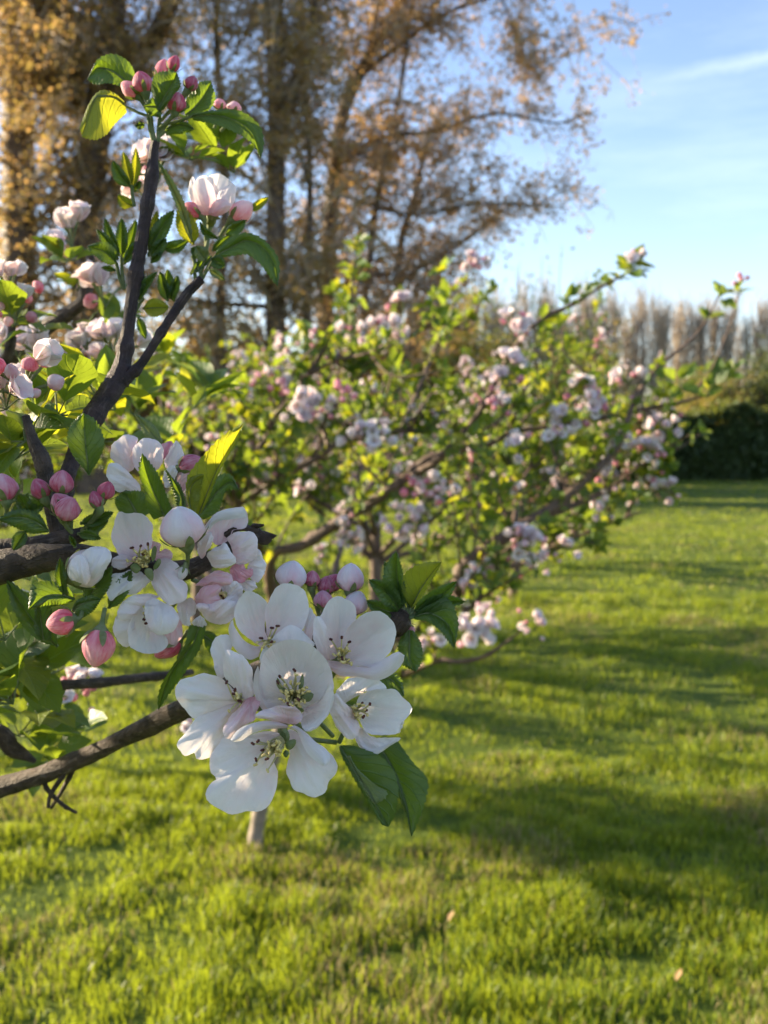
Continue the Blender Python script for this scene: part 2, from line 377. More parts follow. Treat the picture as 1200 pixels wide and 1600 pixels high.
def leaf3(parent, mid, left, right, mat='leaf_near', D=D0, serr=1.0, conv=0.8, ripple=0.6, name='leaf', stalk=None, mb=None):
    own = mb is None
    if own: mb = MB()
    n = 86
    Mi = resample(mid, n); Lf = resample(left, n); Rt = resample(right, n)
    u = np.linspace(0, 1, n); tooth = (u*15) % 1.0
    env = np.clip(u*8, 0, 1)*np.clip((1-u)*8, 0, 1)
    for E in (Lf, Rt):
        d = E[:, :2]-Mi[:, :2]; L = np.linalg.norm(d, axis=1)[:, None]+1e-6
        tan = np.gradient(Mi[:, :2], axis=0); tan /= np.linalg.norm(tan, axis=1)[:, None]+1e-9
        E[:, :2] += (d/L*(tooth[:, None]-0.4)*2.4+tan*tooth[:, None]*1.0)*serr*env[:, None]
    m = 6; cols = []; vs = []
    ph = rng.random(3)*6.28
    for k in range(m, 0, -1):
        cols.append((Mi, Lf, k/m)); vs.append(0.5-0.5*k/m)
    cols.append((Mi, Mi, 0.0)); vs.append(0.5)
    for k in range(1, m+1): cols.append((Mi, Rt, k/m)); vs.append(0.5+0.5*k/m)
    V = np.zeros((n, len(cols), 3)); DD = np.zeros((n, len(cols), 3)); rn = rng.random()
    for j, (a, b, f) in enumerate(cols):
        q = a+(b-a)*f
        sgn = -1 if vs[j] < .5 else 1
        dz = q[:, 2]-conv*np.sin(math.pi*f)-0.5*abs(0-f < 0)*0+ripple*f*np.sin(u*14+ph[0]+sgn)*0.9+0.35*np.sin(2*math.pi*(u*8-f*2.0))*f*(1.15-f)
        if f == 0: dz = dz+0.35
        V[:, j] = to3(q[:, :2], dz, D)
        DD[:, j, 0] = u; DD[:, j, 1] = vs[j]; DD[:, j, 2] = rn
    mb.add(V.reshape(-1, 3), gridF(n, len(cols)), DD.reshape(-1, 3), 0)
    # midrib below the blade, and the stalk
    q = to3(Mi[:, :2], Mi[:, 2]+0.5, D); tube(mb, q[:-2], np.linspace(0.0007, 0.0002, n-2), 5, 1)
    if stalk is not None:
        s = np.array(stalk, float)
        a = Mi[0]; b = np.array([(a[0]+s[0])/2, (a[1]+s[1])/2+1.5, (a[2]+s[2])/2])
        q = resample([P(s[0], s[1], D+s[2]/1000), P(b[0], b[1], D+b[2]/1000), P(a[0], a[1], D+(a[2]+.5)/1000)], 8)
        tube(mb, q, 0.00065, 6, 1)
    if own: return mb.build(name, [mat, 'green'], parent)
def L3(parent, mid, left, right, zb=0, zt=0, zl=0, zr=0, **kw):
    """string version: depths run zb (base) to zt (tip), edges offset by zl / zr"""
    def mk(s, off):
        q = pts2(s); k = np.linspace(0, 1, len(q))
        return np.concatenate([q, (zb+(zt-zb)*k+off*np.sin(k*math.pi))[:, None]], 1)
    return leaf3(parent, mk(mid, 0), mk(left, zl), mk(right, zr), **kw)
def leafp(parent, base, tip, wl, wr, bend=0.0, zb=0, zt=0, fold=0, zl=None, zr=None, **kw):
    """leaf from base px to tip px; wl, wr half-widths px to the left / right of the way it points"""
    b = np.array(base, float); t = np.array(tip, float); d = t-b; L = np.linalg.norm(d); d /= L; nn = np.array([d[1], -d[0]])
    u = np.linspace(0, 1, 9)
    mid = b+np.outer(u*L, d)+np.outer(np.sin(u*math.pi)*bend, nn)
    prof = np.sin(math.pi*np.clip(u, 0, 1)**0.82)**0.75
    z = zb+(zt-zb)*u
    zl = fold if zl is None else zl; zr = fold if zr is None else zr
    lf = np.concatenate([mid+np.outer(prof*wl, nn), (z+zl*prof)[:, None]], 1)
    rt = np.concatenate([mid-np.outer(prof*wr, nn), (z+zr*prof)[:, None]], 1)
    return leaf3(parent, np.concatenate([mid, z[:, None]], 1), lf, rt, **kw)
def bud(root, c, ang, L, Rad, dz=0, p0=0.9, p1=0.1, stalk=None, D=D0, tilt=0.0, name='flower_bud', sep=True, turn=None):
    """closed bud: c px, pointing along ang degrees (0 right, 90 up), length L and radius Rad px"""
    a = R(ang); s = (D+dz/1000)/1600.0
    X = P(1, 0, 1)-P(0, 0, 1); X /= np.linalg.norm(X); Y = P(0, 0, 1)-P(0, 1, 1); Y /= np.linalg.norm(Y); Z = P(600, 800, 1)-P(600, 800, 0); Z /= np.linalg.norm(Z)
    ax = (X*math.cos(a)+Y*math.sin(a))*math.cos(tilt)-Z*math.sin(tilt)
    u = np.cross(ax, Z*1.0+Y*.05); u /= np.linalg.norm(u); v = np.cross(ax, u)
    c3 = P(c[0], c[1], D+dz/1000); b3 = c3-ax*L*s*0.5
    nt, nk = 18, 40; t = np.linspace(0, 1, nt); th = np.arange(nk)/nk*2*math.pi
    prof = np.sin(math.pi*t**0.80)**0.66
    V = np.zeros((nt, nk, 3)); DD = np.zeros((nt, nk, 3)); off = rng.random()*6 if turn is None else turn
    for i in range(nt):
        saw = ((th/(2*math.pi)*3+off+t[i]*0.55) % 1.0)
        rr = prof[i]*Rad*s*(0.945+0.12*saw**1.5*(0.3+t[i])+rng.normal(0, .004, nk))
        V[i] = b3+ax*L*s*t[i]+np.outer(np.cos(th)*rr, u)+np.outer(np.sin(th)*rr, v)
        DD[i, :, 0] = np.clip(p0+p1*(1-t[i])+0.10*np.sin(th*3+off)-0.12*saw*p0, 0, 1); DD[i, :, 1] = t[i]; DD[i, :, 2] = th/6.2832*.38
    mb = MB(); mb.add(V.reshape(-1, 3), gridF(nt, nk, True), DD.reshape(-1, 3))
    o = mb.build(name, ['petal'], root)
    g = MB()
    if sep:
        for k in range(5):
            q = k*1.2566+0.4+off; n2 = 6; VV = []
            for f in np.linspace(0, 1, n2):
                tt = 0.02+0.42*f; pr = np.interp(tt, t, prof)*Rad*s*1.06+0.0005+0.0018*max(0, f-.6)
                for sg in (-1, 0, 1):
                    h = q+sg*0.34*(1-f)**0.7
                    VV.append(b3+ax*L*s*tt+u*math.cos(h)*pr+v*math.sin(h)*pr)
            g.add(VV, gridF(n2, 3), None)
    p0_ = b3+ax*L*s*0.06
    st = P(stalk[0], stalk[1], D+(stalk[2] if len(stalk) > 2 else dz+4)/1000) if stalk is not None else b3-ax*L*s*0.6
    q = resample([p0_, b3-ax*L*s*0.12, (b3-ax*L*s*.2+st)/2, st], 12)
    tube(g, q, 0.0008+Rad*s*0.34*np.exp(-(np.arange(12)/2.2)**2), 8)
    g.build('calyx', ['green'], o)
    return o
# ------------------------------------------------------------------ the near apple tree
near = thing('apple_tree', 'nearest apple tree, its blossom branches reaching in from the left', 'apple tree', (-0.95, 0.62, 0), 'apple trees in blossom')
def branch(root, pts, n=60, k=14, mat='bark', knob=0.10, name='branch'):
    mb = MB(); n = int(n*2.2); q, r = pxpath(pts, n); tube(mb, q, r, k, 0, rng.random(), knob); return mb.build(name, [mat], root)
# trunk and limbs
mb = MB(); tube(mb, resample([(-0.95, 0.62, -0.05), (-0.95, 0.62, 0.10), (-0.93, 0.63, 0.6), (-0.90, 0.60, 0.95), (-0.86, 0.58, 1.15)], 40), np.linspace(0.062, 0.04, 40), 14, 0, .5, .06); mb.build('trunk', ['bark_mid'], near)
S = D0/1600
def w2(p, d): return P(*p, d)
branch(near, [(-900, 1010, .56, .030), (-420, 960, .46, .020), (-150, 905, .41, .010), (0, 886, .392, .0070), (45, 876, .390, .0064), (80, 870, .386, .0050), (130, 868, .386, .0042), (200, 885, .386, .0036), (290, 890, .388, .0032), (370, 850, .392, .0028), (405, 838, .392, .0022), (428, 838, .39, .0008)], 110, 14, knob=.12)
branch(near, [(-10, 862, .40, .0050), (40, 858, .40, .0046), (110, 840, .40, .0032), (150, 830, .40, .0024)], 30)
branch(near, [(95, 865, .41, 0.00336), (100, 770, .42, 0.00352), (118, 710, .43, 0.00376), (148, 648, .44, 0.00416), (184, 592, .45, 0.00448), (196, 540, .455, 0.00296), (212, 430, .46, 0.00288), (228, 335, .462, 0.00272), (236, 285, .465, 0.00320), (240, 238, .468, 0.00232), (243, 222, .468, 0.00208)], 90, 14, mat='bark_young')
branch(near, [(184, 598, .45, 0.00368), (215, 575, .452, 0.00232), (252, 520, .455, 0.00208), (290, 462, .46, 0.00208), (314, 436, .462, 0.00192)], 50, mat='bark_young')
branch(near, [(98, 872, .405, .003), (75, 760, .40, .0032), (66, 720, .40, .0035), (52, 690, .40, .0024), (40, 650, .40, .0016)], 40)
branch(near, [(-1300, 1450, .66, .030), (-700, 1360, .62, .020), (-200, 1270, .58, .0085), (0, 1230, .56, .0057), (110, 1192, .55, .0050), (200, 1150, .53, .0048), (290, 1106, .50, .0052), (380, 1062, .46, .0050), (470, 1020, .42, .0046), (560, 985, .40, .0040), (618, 965, .388, .0036), (628, 950, .387, .002)], 110, 14, knob=.10)
branch(near, [(85, 1200, .555, .002), (70, 1225, .555, .0014), (95, 1255, .56, .0011), (120, 1270, .56, .0008)], 20, 7)
branch(near, [(110, 1195, .55, .0016), (80, 1240, .55, .0012), (75, 1262, .55, .0009)], 16, 7)
branch(near, [(120, 1190, .55, .0016), (100, 1230, .56, .0012), (80, 1262, .57, .001)], 16, 7)
branch(near, [(-200, 720, .9, .006), (-60, 628, .8, .0062), (0, 572, .76, .0060), (60, 520, .75, .0052), (125, 476, .74, .0050), (134, 455, .74, .0048), (142, 400, .74, .003)], 50)
branch(near, [(-120, 690, .7, .006), (-40, 620, .66, .005), (10, 560, .62, .003), (20, 500, .62, .002)], 30)
branch(near, [(-160, 1270, .62, .006), (-20, 1150, .6, .0052), (20, 1170, .6, .0045), (55, 1190, .6, .0012)], 24)
branch(near, [(-60, 1100, .62, .004), (60, 1075, .62, .003), (160, 1066, .64, .003), (250, 1056, .66, .003), (300, 1050, .68, .002)], 40)
# dry stub at the limb's end
mb = MB()
for e in ([(400, 836, 27, 2.4), (412, 842, 26, 2.4), (424, 838, 25, 1.1), (432, 837, 25, .2)], [(405, 832, 28, 1.6), (397, 823, 26, 1.3), (412, 820, 24, .4)], [(352, 836, 24, 1.2), (375, 825, 24, 1.5), (402, 830, 26, 1.8)]):
    q, r = pxpath([(x, y, D0+z/1000, rr/1000) for x, y, z, rr in e], 14); tube(mb, q, r, 8, 0, .2, .3)
mb.build('spur', ['bark'], near)

# ---- the open cluster at the centre
f = receptacle(near, (418, 1003), 16, (470, 1090, 34))
petal(f, '385,922 398,926 410,934 418,943 416,956 414,975 415,990 418,1001 408,1008 395,1003 381,991 371,981 367,966 366,953 372,939 380,928', (418, 1004), 14, 6, 2.0)
petal(f, '417,945 425,928 437,914 452,911 467,916 478,928 483,946 480,965 474,982 462,992 445,996 428,1000 419,996 415,975 414,958', (420, 1004), 15, 5, 2.0, gmax=95)
petal(f, '364,968 366,978 372,988 380,999 390,1006 402,1010 410,1006|360,972 357,983 359,997 364,1010 374,1021 390,1031 404,1026', (410, 1010), 12, 3, -1.5)
petal(f, '483,950 491,958 494,968 490,990 483,1007 474,1000 473,988 478,970', (470, 1010), 15, 10, -1, .06)
stamens(f, (420, 1006), 15, [(425, 981), (434, 978), (408, 997), (402, 1004), (411, 1010), (421, 997)], 5, n_rand=5, rad=9)
f = receptacle(near, (530, 1028), 16, (500, 1100, 34))
petal(f, '528,931 540,935 551,943 557,956 556,968 548,978 540,990 534,1005 530,1022 520,1030 513,1028 508,1005 504,985 498,970 505,953 515,938', (528, 1026), 14, 5, 2.2)
petal(f, '588,955 600,958 612,968 618,983 618,998 608,1021 592,1036 577,1042 553,1040 535,1030 532,1012 540,988 554,970 570,958', (533, 1028), 13, 2, 2.6)
petal(f, '492,966 499,964 507,972 512,990 513,1012 515,1032 505,1031 494,1012 489,990', (516, 1030), 11, 2, -1.6)
petal(f, '511,1031 530,1034 553,1040 577,1043 597,1033 612,1022 623,1018|517,1047 532,1056 562,1058 590,1063 612,1054 628,1038 632,1024', (520, 1036), 9, -3, -1.8, .05, .25)
petal(f, '560,1040 585,1042 606,1027 618,1020 626,1020 630,1027 622,1038 600,1050 580,1052', (530, 1034), 10, 0, 1, .03)
stamens(f, (534, 1032), 14, [(517, 999), (534, 996), (546, 1003), (530, 1013), (522, 1023), (549, 1037)], 4, n_rand=12, rad=13, dirn=(3, -8), dark=.15)
f = receptacle(near, (460, 1088), 12, (520, 1150, 30), sepal_px=19)
petal(f, '405,1036 408,1020 420,1003 437,986 452,977 465,979 477,991 492,1006 478,1012 450,1004 430,1010 413,1028', (455, 1060), 12, 7, -1.2, .03, .1)
petal(f, '460,1000 480,1004 497,1016 511,1034 520,1057 521,1080 508,1096 485,1108 462,1110 440,1112 418,1108 408,1086 405,1052 411,1026 425,1008 442,1001', (460, 1090), 8, -3, 5.0, .05, .12, gmax=92)
petal(f, '403,1040 397,1055 396,1075 401,1095 411,1111|406,1050 409,1068 413,1085 420,1099 432,1107', (440, 1105), 8, -2, -1.0, .05)
petal(f, '513,1070 521,1078 521,1092 515,1112 501,1132 483,1143 473,1139 470,1122 477,1106 493,1097 506,1086', (468, 1100), 8, -7, 2.0, .04)
petal(f, '519,1075 522,1090 515,1112 500,1132 482,1143|513,1082 513,1095 505,1113 492,1127 477,1139', (468, 1095), 5, -9, -.8, .03)
petal(f, '398,1118 410,1110 427,1105 443,1102 460,1104 471,1114 473,1124 464,1131 450,1131 436,1129 421,1125 405,1122', (450, 1128), 2, -8, -2.0, .12, .3)
stamens(f, (459, 1088), 9, [(434, 1066), (437, 1057), (460, 1047), (463, 1054), (454, 1066), (479, 1074), (466, 1068), (445, 1070), (440, 1080), (482, 1080), (476, 1096), (438, 1092)], -3, n_rand=24, rad=21, dark=.25)
mb = MB()
for q in ('466,1082 468,1066 473,1052 475,1068 470,1084', '466,1090 478,1082 490,1084 484,1096 468,1096', '460,1096 470,1104 476,1112 466,1110 460,1100', '452,1082 440,1070 434,1058 432,1070 444,1086'):
    o_ = resample(pts2(q), 14, True); c_ = o_.mean(0); n_ = len(o_)
    mb.add(np.concatenate([to3(o_, np.full(n_, 2.2)), to3([c_], [0.8])]), np.stack([np.full(n_, n_), np.arange(n_), (np.arange(n_)+1) % n_], 1))
mb.build('sepal', ['green'], f)
f = receptacle(near, (377, 1090), 10, (480, 1140, 30))
petal(f, '357,991 343,993 332,1003 329,1017 334,1036 338,1055 349,1060 353,1042 353,1018 363,1010 363,1000', (372, 1080), 12, 8, -1.2, .05, .2)
petal(f, '328,1053 317,1052 302,1057 284,1061 275,1072 274,1084 280,1098 289,1109 304,1123 322,1116 345,1108 364,1102 374,1096 368,1080 354,1067 340,1057', (376, 1094), 8, 0, -2.4, .03, .15)
petal(f, '308,1121 297,1135 277,1162 282,1173 288,1181 305,1177 308,1187 327,1183 336,1173 349,1157 352,1138 362,1120 374,1104 377,1096 362,1099 343,1107 322,1114', (377, 1096), 8, -4, -2.0, .03, .2)
petal(f, '353,1017 363,1016 380,1026 393,1042 395,1060 398,1083 391,1092 382,1099 371,1081 357,1067 348,1050 350,1033', (380, 1098), 6, -4, -3.2, .03, .15)
petal(f, '403,1088 386,1092 367,1112 357,1123 349,1138 352,1153 363,1151 377,1136 397,1126 401,1112 406,1100', (392, 1092), 3, -5, -1.6, .16, .4)
stamens(f, (376, 1092), 6, [(354, 1066), (367, 1078), (365, 1084), (370, 1084), (358, 1111), (372, 1090)], -3.5, n_rand=4, rad=6)
f = receptacle(near, (440, 1150), 10, (525, 1160, 24))
petal(f, '353,1147 343,1162 330,1178 327,1195 332,1210 340,1215 327,1226 321,1238 323,1249 331,1257 343,1263 353,1270 367,1273 385,1268 407,1267 419,1258 430,1240 434,1220 433,1203 428,1190 433,1170 437,1147 412,1142 380,1152', (437, 1150), 8, -8, -4.0, .04, .12, gmax=150)
petal(f, '452,1178 447,1207 453,1220 459,1233 471,1239 490,1246 509,1237 512,1224 526,1207 525,1191 513,1174 490,1160 470,1148 450,1139', (447, 1150), 8, -4, -3.0, .04, .15)
petal(f, '360,1156 367,1145 380,1135 402,1128 420,1126 437,1129 449,1133|366,1159 378,1157 391,1148 410,1141 424,1139 438,1138 450,1137', (448, 1136), -1, -10, -1.6, .02, .2)
petal(f, '460,1133 468,1137 480,1146 493,1159 507,1168 515,1179 515,1190 509,1196|450,1137 463,1142 470,1156 477,1172 484,1181 493,1189 500,1194 506,1197', (452, 1134), -1, -10, -1.6, .02, .15)
stamens(f, (440, 1156), 6, [(395, 1162), (403, 1158), (410, 1172), (400, 1187), (399, 1195), (418, 1204), (417, 1186), (432, 1161), (412, 1180)], -9, n_rand=22, rad=15, dirn=(-13, 14), dark=.08)
mb = MB()
for q in ('446,1146 440,1141 447,1138 453,1150 449,1160', '449,1158 462,1155 461,1165 452,1172 446,1166', '446,1172 452,1176 447,1184 442,1178'):
    o_ = resample(pts2(q), 14, True); c_ = o_.mean(0); n_ = len(o_)
    mb.add(np.concatenate([to3(o_, np.full(n_, -3.5)), to3([c_], [-6])]), np.stack([np.full(n_, n_), np.arange(n_), (np.arange(n_)+1) % n_], 1))
mb.build('sepal', ['green'], f)
f = receptacle(near, (552, 1110), 12, (530, 1160, 22))
petal(f, '537,1098 525,1083 538,1065 553,1058 573,1057 587,1059 598,1067 604,1077 590,1078 577,1077 563,1085 550,1092', (550, 1108), 10, 3, -1.5, .03, .1)
petal(f, '560,1090 580,1078 603,1077 618,1077 628,1088 641,1101 643,1110 635,1123 624,1133 622,1145 600,1149 580,1147 567,1138 562,1127 556,1112', (552, 1112), 9, -1, 2.5, .02, .08)
petal(f, '628,1128 632,1126 627,1140 622,1146 618,1138', (600, 1130), 5, 3, -.4, .02, .1)
petal(f, '562,1135 555,1155 568,1173 580,1181 593,1177 610,1165 624,1157 624,1152 600,1153 577,1149', (565, 1135), 8, 0, 2.0, .02, .1)
petal(f, '555,1155 568,1173 580,1181 593,1177 610,1165 624,1156|563,1152 573,1165 583,1170 596,1166 610,1158 623,1152', (560, 1145), 4, -2, -.8, .02, .1)
petal(f, '537,1097 525,1083 518,1103 516,1115 523,1130 532,1145 547,1155 558,1150 562,1135 554,1118 548,1106', (552, 1120), 6, -3, -4.0, .10, .15)
stamens(f, (554, 1112), 8, [(578, 1100), (566, 1099), (572, 1110), (574, 1117), (568, 1120), (562, 1122), (560, 1100)], 1, n_rand=10, rad=12, dirn=(8, -2), dark=0)

# ---- cluster on the limb above
C2 = D0+0.016
f = receptacle(near, (226, 880), 6, (255, 905, 14), D=C2)
petal(f, '183,803 189,800 198,802 210,801 223,804 233,811 239,822 237,836 239,847 235,858 226,868 212,870 198,872 186,868 180,856 175,844 174,831 177,823', (225, 880), 5, 1, 2.0, .05, .30, D=C2)
petal(f, '183,868 174,877 177,886 187,890 198,887 207,879 215,873 200,866', (222, 876), 4, 0, -1, .12, .3, D=C2)
petal(f, '238,846 246,847 251,852 250,862 257,858 265,859 270,867 268,873 252,874 242,875 238,862', (232, 872), 5, 1, 1, .30, .2, D=C2)
petal(f, '242,883 251,873 263,873 277,880 282,891 283,902 292,914 293,930 289,937 268,946 256,939 242,923 237,909', (238, 880), 3, -5, -3.0, .10, .15, D=C2)
petal(f, '195,894 201,891 218,892 227,899 235,905 230,913 225,919 214,927 202,929 188,929 180,934 173,939 167,930 165,912 169,903 178,896', (225, 890), 3, -4, -2.6, .02, .15, D=C2)
stamens(f, (226, 880), 3, [(206, 856), (220, 853), (231, 850), (212, 862), (199, 876), (222, 862)], -4, D=C2, n_rand=16, rad=14, dirn=(-3, -8), dark=.1)
mb = MB()
for q in ('236,866 240,853 245,856 243,872 238,878', '240,884 248,872 252,878 246,888 240,890', '204,884 212,880 220,888 214,896 206,892', '226,890 236,888 240,896 238,908 228,900'):
    o_ = resample(pts2(q), 14, True); c_ = o_.mean(0); n_ = len(o_)
    mb.add(np.concatenate([to3(o_, np.full(n_, -4.0), C2), to3([c_], [-5.5], C2)]), np.stack([np.full(n_, n_), np.arange(n_), (np.arange(n_)+1) % n_], 1))
mb.build('sepal', ['green'], f)
f = receptacle(near, (250, 975), 10, (285, 925, 14), D=C2)
petal(f, '184,964 185,951 194,938 212,929 235,928 249,932 233,938 224,947 215,958 203,967 193,970', (250, 960), 4, -3, -2.0, .06, .2, D=C2)
petal(f, '184,962 177,978 179,993 190,1008 203,1010 212,990 208,966', (250, 965), 5, 0, -2.0, .05, .1, D=C2)
petal(f, '278,957 285,979 284,996 275,1008 262,1015 254,1000 262,980', (262, 950), 4, 2, -2.0, .32, .1, D=C2)
petal(f, '222,948 228,962 236,980 248,990 258,994 263,1006 257,1014 244,1021 223,1020 209,1015 201,1005 200,984 206,965', (235, 960), 5, -6, 3.0, .03, .06, D=C2)
petal(f, '226,944 235,937 248,937 265,946 275,954 280,967 275,981 262,991 247,992 235,984 229,970 226,957', (252, 945), -3, -9, -4.0, .02, .05, D=C2)
stamens(f, (232, 962), 2, [(225, 968), (227, 960), (228, 974)], -3, D=C2, n_rand=6, rad=8, dark=0)
f = receptacle(near, (340, 925), 10, (300, 905, 12), D=C2)
petal(f, '305,914 317,904 337,892 355,894 364,904 362,913 345,916 330,914 315,916', (320, 905), 3, -4, -3.0, .35, .1, D=C2)
petal(f, '312,922 324,914 342,914 346,922 341,930 345,938 336,952 322,954 308,949 305,937 307,929', (312, 940), 0, -6, -3.5, .32, .1, D=C2, gmax=90)
petal(f, '358,915 366,908 375,912 380,921 377,934 368,949 355,946 350,938 357,928', (370, 930), 1, -5, -3.0, .08, .05, D=C2)
petal(f, '307,944 325,943 350,937 370,941 370,952 365,967 355,973 340,976 327,971 315,960', (335, 972), 0, -7, -3.5, .10, .1, D=C2)
petal(f, '335,905 355,905 365,915 365,940 350,950 332,945', (345, 925), 9, 7, 2, .10, .1, D=C2)
stamens(f, (347, 930), 6, [(347, 930), (350, 934)], 2, D=C2, n_rand=8, rad=6, dark=0)
f = receptacle(near, (350, 870), 12, (310, 885, 14), D=C2)
petal(f, '320,832 321,821 329,809 341,800 355,796 371,793 380,792 387,803 387,816 382,825 365,829 359,840 352,848 338,852 330,842', (340, 862), 8, 2, 2.2, .14, .3, D=C2)
petal(f, '321,824 329,810 341,800 355,795 371,793 381,793|328,828 336,818 346,813 358,812 372,810 386,808', (340, 862), 5, -3, -1.2, .01, .05, D=C2)
petal(f, '404,858 411,871 416,885 411,900 404,909 395,908 388,895 388,880 396,866', (370, 880), 8, 4, -1.6, .06, .1, D=C2)
petal(f, '373,911 393,906 401,914 400,920 387,925 379,920', (370, 900), 8, 4, -1.0, .04, .1, D=C2)
petal(f, '356,840 365,833 379,830 393,831 401,839 403,855 400,871 388,880 368,881 366,868 361,856', (356, 868), 4, -2, -2.2, .13, .25, D=C2)
petal(f, '309,861 309,849 320,837 328,831 333,838 332,849 324,861 316,873 311,869', (318, 872), 3, -1, -2.0, .06, .25, D=C2)
petal(f, '366,882 379,881 385,889 393,888 396,895 387,905 376,911 366,908 359,898 360,888', (360, 880), 3, 0, -1.8, .55, .2, D=C2)
petal(f, '324,872 325,863 337,855 344,852 349,848 355,851 360,861 368,872 367,881 355,886 337,888 329,880', (330, 880), 0, -4, -2.6, .05, .15, D=C2)
stamens(f, (350, 866), 6, [], 0, D=C2, n_rand=6, rad=8, dark=.5)
bud(near, (284, 822), 100, 66, 35, 6, .03, .30, (292, 885, 18), tilt=.35, turn=.3)
o = bud(near, (138, 886), 30, 68, 30, 10, .02, .08, (140, 922, 22), tilt=.2)
petal(o, '127,867 133,860 151,853 168,858 175,869 166,888 150,904 138,900 131,884', (140, 912), 3, 2, -3.0, .02, .1)
petal(o, '108,888 115,871 127,867 137,876 142,896 135,913 116,906', (135, 915), 2, 0, -3.0, .02, .1)
petal(near, '277,945 290,936 300,935 307,944 306,957 298,965 297,977 286,976 279,962', (290, 940), 20, 17, -1.5, .05, .1, name='opening_petal')
petal(near, '300,972 312,962 320,968 322,979 304,978', (310, 980), 16, 14, -1.0, .03, .1, name='opening_petal')
bud(near, (262, 1012), 215, 50, 17, 22, .75, .2, (292, 985, 22))
bud(near, (285, 896), 250, 24, 8, 14, .03, .05, (290, 880, 15))
# pink buds on the left
bud(near, (97, 753), 85, 38, 19, 8, .80, .12, (108, 820, 16), tilt=.1)
bud(near, (62, 764), 115, 36, 15, 10, .95, .1, (100, 815, 18))
bud(near, (96, 788), 120, 40, 18, 5, .75, .1, (110, 830, 12), tilt=.3)
bud(near, (106, 794), 60, 42, 20, 1, .72, .15, (112, 832, 10), tilt=.5)
bud(near, (150, 781), 110, 30, 12, 6, 1.0, .1, (128, 830, 14))
bud(near, (166, 766), 65, 30, 14, 8, 1.0, .1, (135, 828, 16))
bud(near, (6, 762), 100, 46, 22, 8, .52, .3, (8, 812, 14))
bud(near, (95, 972), 192, 46, 21, 6, .62, .25, (128, 955, 8), tilt=.15)
bud(near, (153, 1012), 262, 62, 26, 2, .48, .30, (164, 950, 4), tilt=.1)
# flower behind, at the top of the second cluster
C3 = D0+0.034
f = receptacle(near, (235, 745), 14, (262, 800, 10), D=C3)
petal(f, '172,708 176,694 190,682 202,679 216,685 212,697 209,712 211,730 200,738 188,730 176,720', (225, 750), 6, 2, -3.5, .10, .3, D=C3)
petal(f, '253,694 270,690 268,706 257,718 250,708', (245, 740), 8, 6, -1.5, .70, .1, D=C3)
petal(f, '256,722 263,707 270,694 277,689 286,704 286,716 276,734 262,732', (250, 748), 5, 1, 1.5, .06, .2, D=C3)
petal(f, '207,712 210,697 222,686 236,685 248,690 255,702 255,718 246,734 231,740 213,735', (235, 752), 3, -3, -3.0, .08, .25, D=C3)
petal(f, '166,740 170,726 182,723 192,730 207,744 219,760 219,768 206,770 198,765 186,770 174,758', (230, 755), 3, -3, -2.2, .03, .15, D=C3)
petal(f, '254,746 262,730 272,728 277,738 270,754 260,763', (245, 752), 3, -2, -1.5, .04, .1, D=C3)
petal(f, '276,742 290,731 304,732 300,746 289,767 280,763', (280, 765), 4, 0, -2, .28, .2, D=C3)
bud(near, (298, 725), 25, 40, 16, 36, .85, .1, (275, 765, 40))
# right-hand buds
C4 = D0+0.020
for c, a, L, Rr, z, p0, p1, st in (((456, 898), 80, 46, 25, 6, .06, .22, (468, 960)), ((488, 904), 85, 26, 13, 8, .85, .1, (500, 965)), ((510, 914), 80, 30, 14, 10, .85, .15, (510, 970)), ((521, 910), 60, 30, 14, 12, .9, .1, (518, 970)), ((505, 936), 95, 28, 16, 4, .55, .15, (510, 972)), ((548, 902), 88, 46, 22, 4, .06, .38, (545, 965)), ((557, 941), 70, 38, 19, 2, .08, .40, (552, 990)), ((649, 906), 100, 34, 10, 8, .55, .2, (640, 960)), ((602, 953), 50, 20, 9, 6, .3, .3, (618, 972)), ((640, 985), 300, 22, 9, 10, .7, .2, (628, 970))):
    bud(near, c, a, L, Rr, z, p0, p1, (*st, z+6), D=C4, tilt=.1)
mb = MB(); q, r = pxpath([(612, 985, .39, .0026), (622, 970, .385, .0038), (632, 955, .385, .0022)], 16); tube(mb, q, r, 10, 0, .1, .35); mb.build('spur', ['bark'], near)
# top sprig buds
C5 = .468
for c, a, L, Rr, z, p0, p1, st in (((222, 129), 105, 36, 17, -6, .80, .1, (238, 190)), ((203, 140), 140, 34, 13, -4, .55, .1, (236, 185)), ((272, 99), 70, 26, 10, 0, .95, .1, (248, 180)), ((255, 110), 80, 36, 13, 4, .65, .2, (246, 180)), ((299, 130), 60, 24, 11, 0, .95, .1, (250, 190)), ((276, 160), 75, 32, 15, -6, .95, .1, (250, 200)), ((343, 163), 95, 18, 10, 30, .5, .1, (335, 200)), ((366, 168), 85, 20, 12, 34, .35, .1, (345, 205))):
    bud(near, c, a, L, Rr, z, p0, p1, (*st, z+4), D=C5, tilt=.1)
f = receptacle(near, (330, 338), 6, (322, 392, 0), D=C5)
petal(f, '306,283 316,274 326,277 338,290 342,310 334,332 318,336 304,318', (326, 338), 6, 4, 1.5, .04, .25, D=C5)
petal(f, '325,278 340,271 352,276 362,286 356,300 345,306 336,300', (332, 338), 5, 3, 1.5, .03, .1, D=C5)
petal(f, '342,300 352,292 362,286 368,292 367,312 358,328 345,336 336,334 338,318', (332, 338), 2, 0, -2.5, .05, .35, D=C5)
petal(f, '294,300 298,280 302,276 306,290 304,320 300,316', (326, 338), 4, 2, -1, .02, .2, D=C5)
petal(f, '302,287 318,278 330,288 338,304 338,322 332,334 318,336 310,328 304,312', (326, 338), 0, -2, -3.0, .04, .55, D=C5)
petal(f, '326,334 330,320 342,311 356,314 360,322 350,334 338,338', (330, 338), -1, -4, -1.5, .22, .4, D=C5)
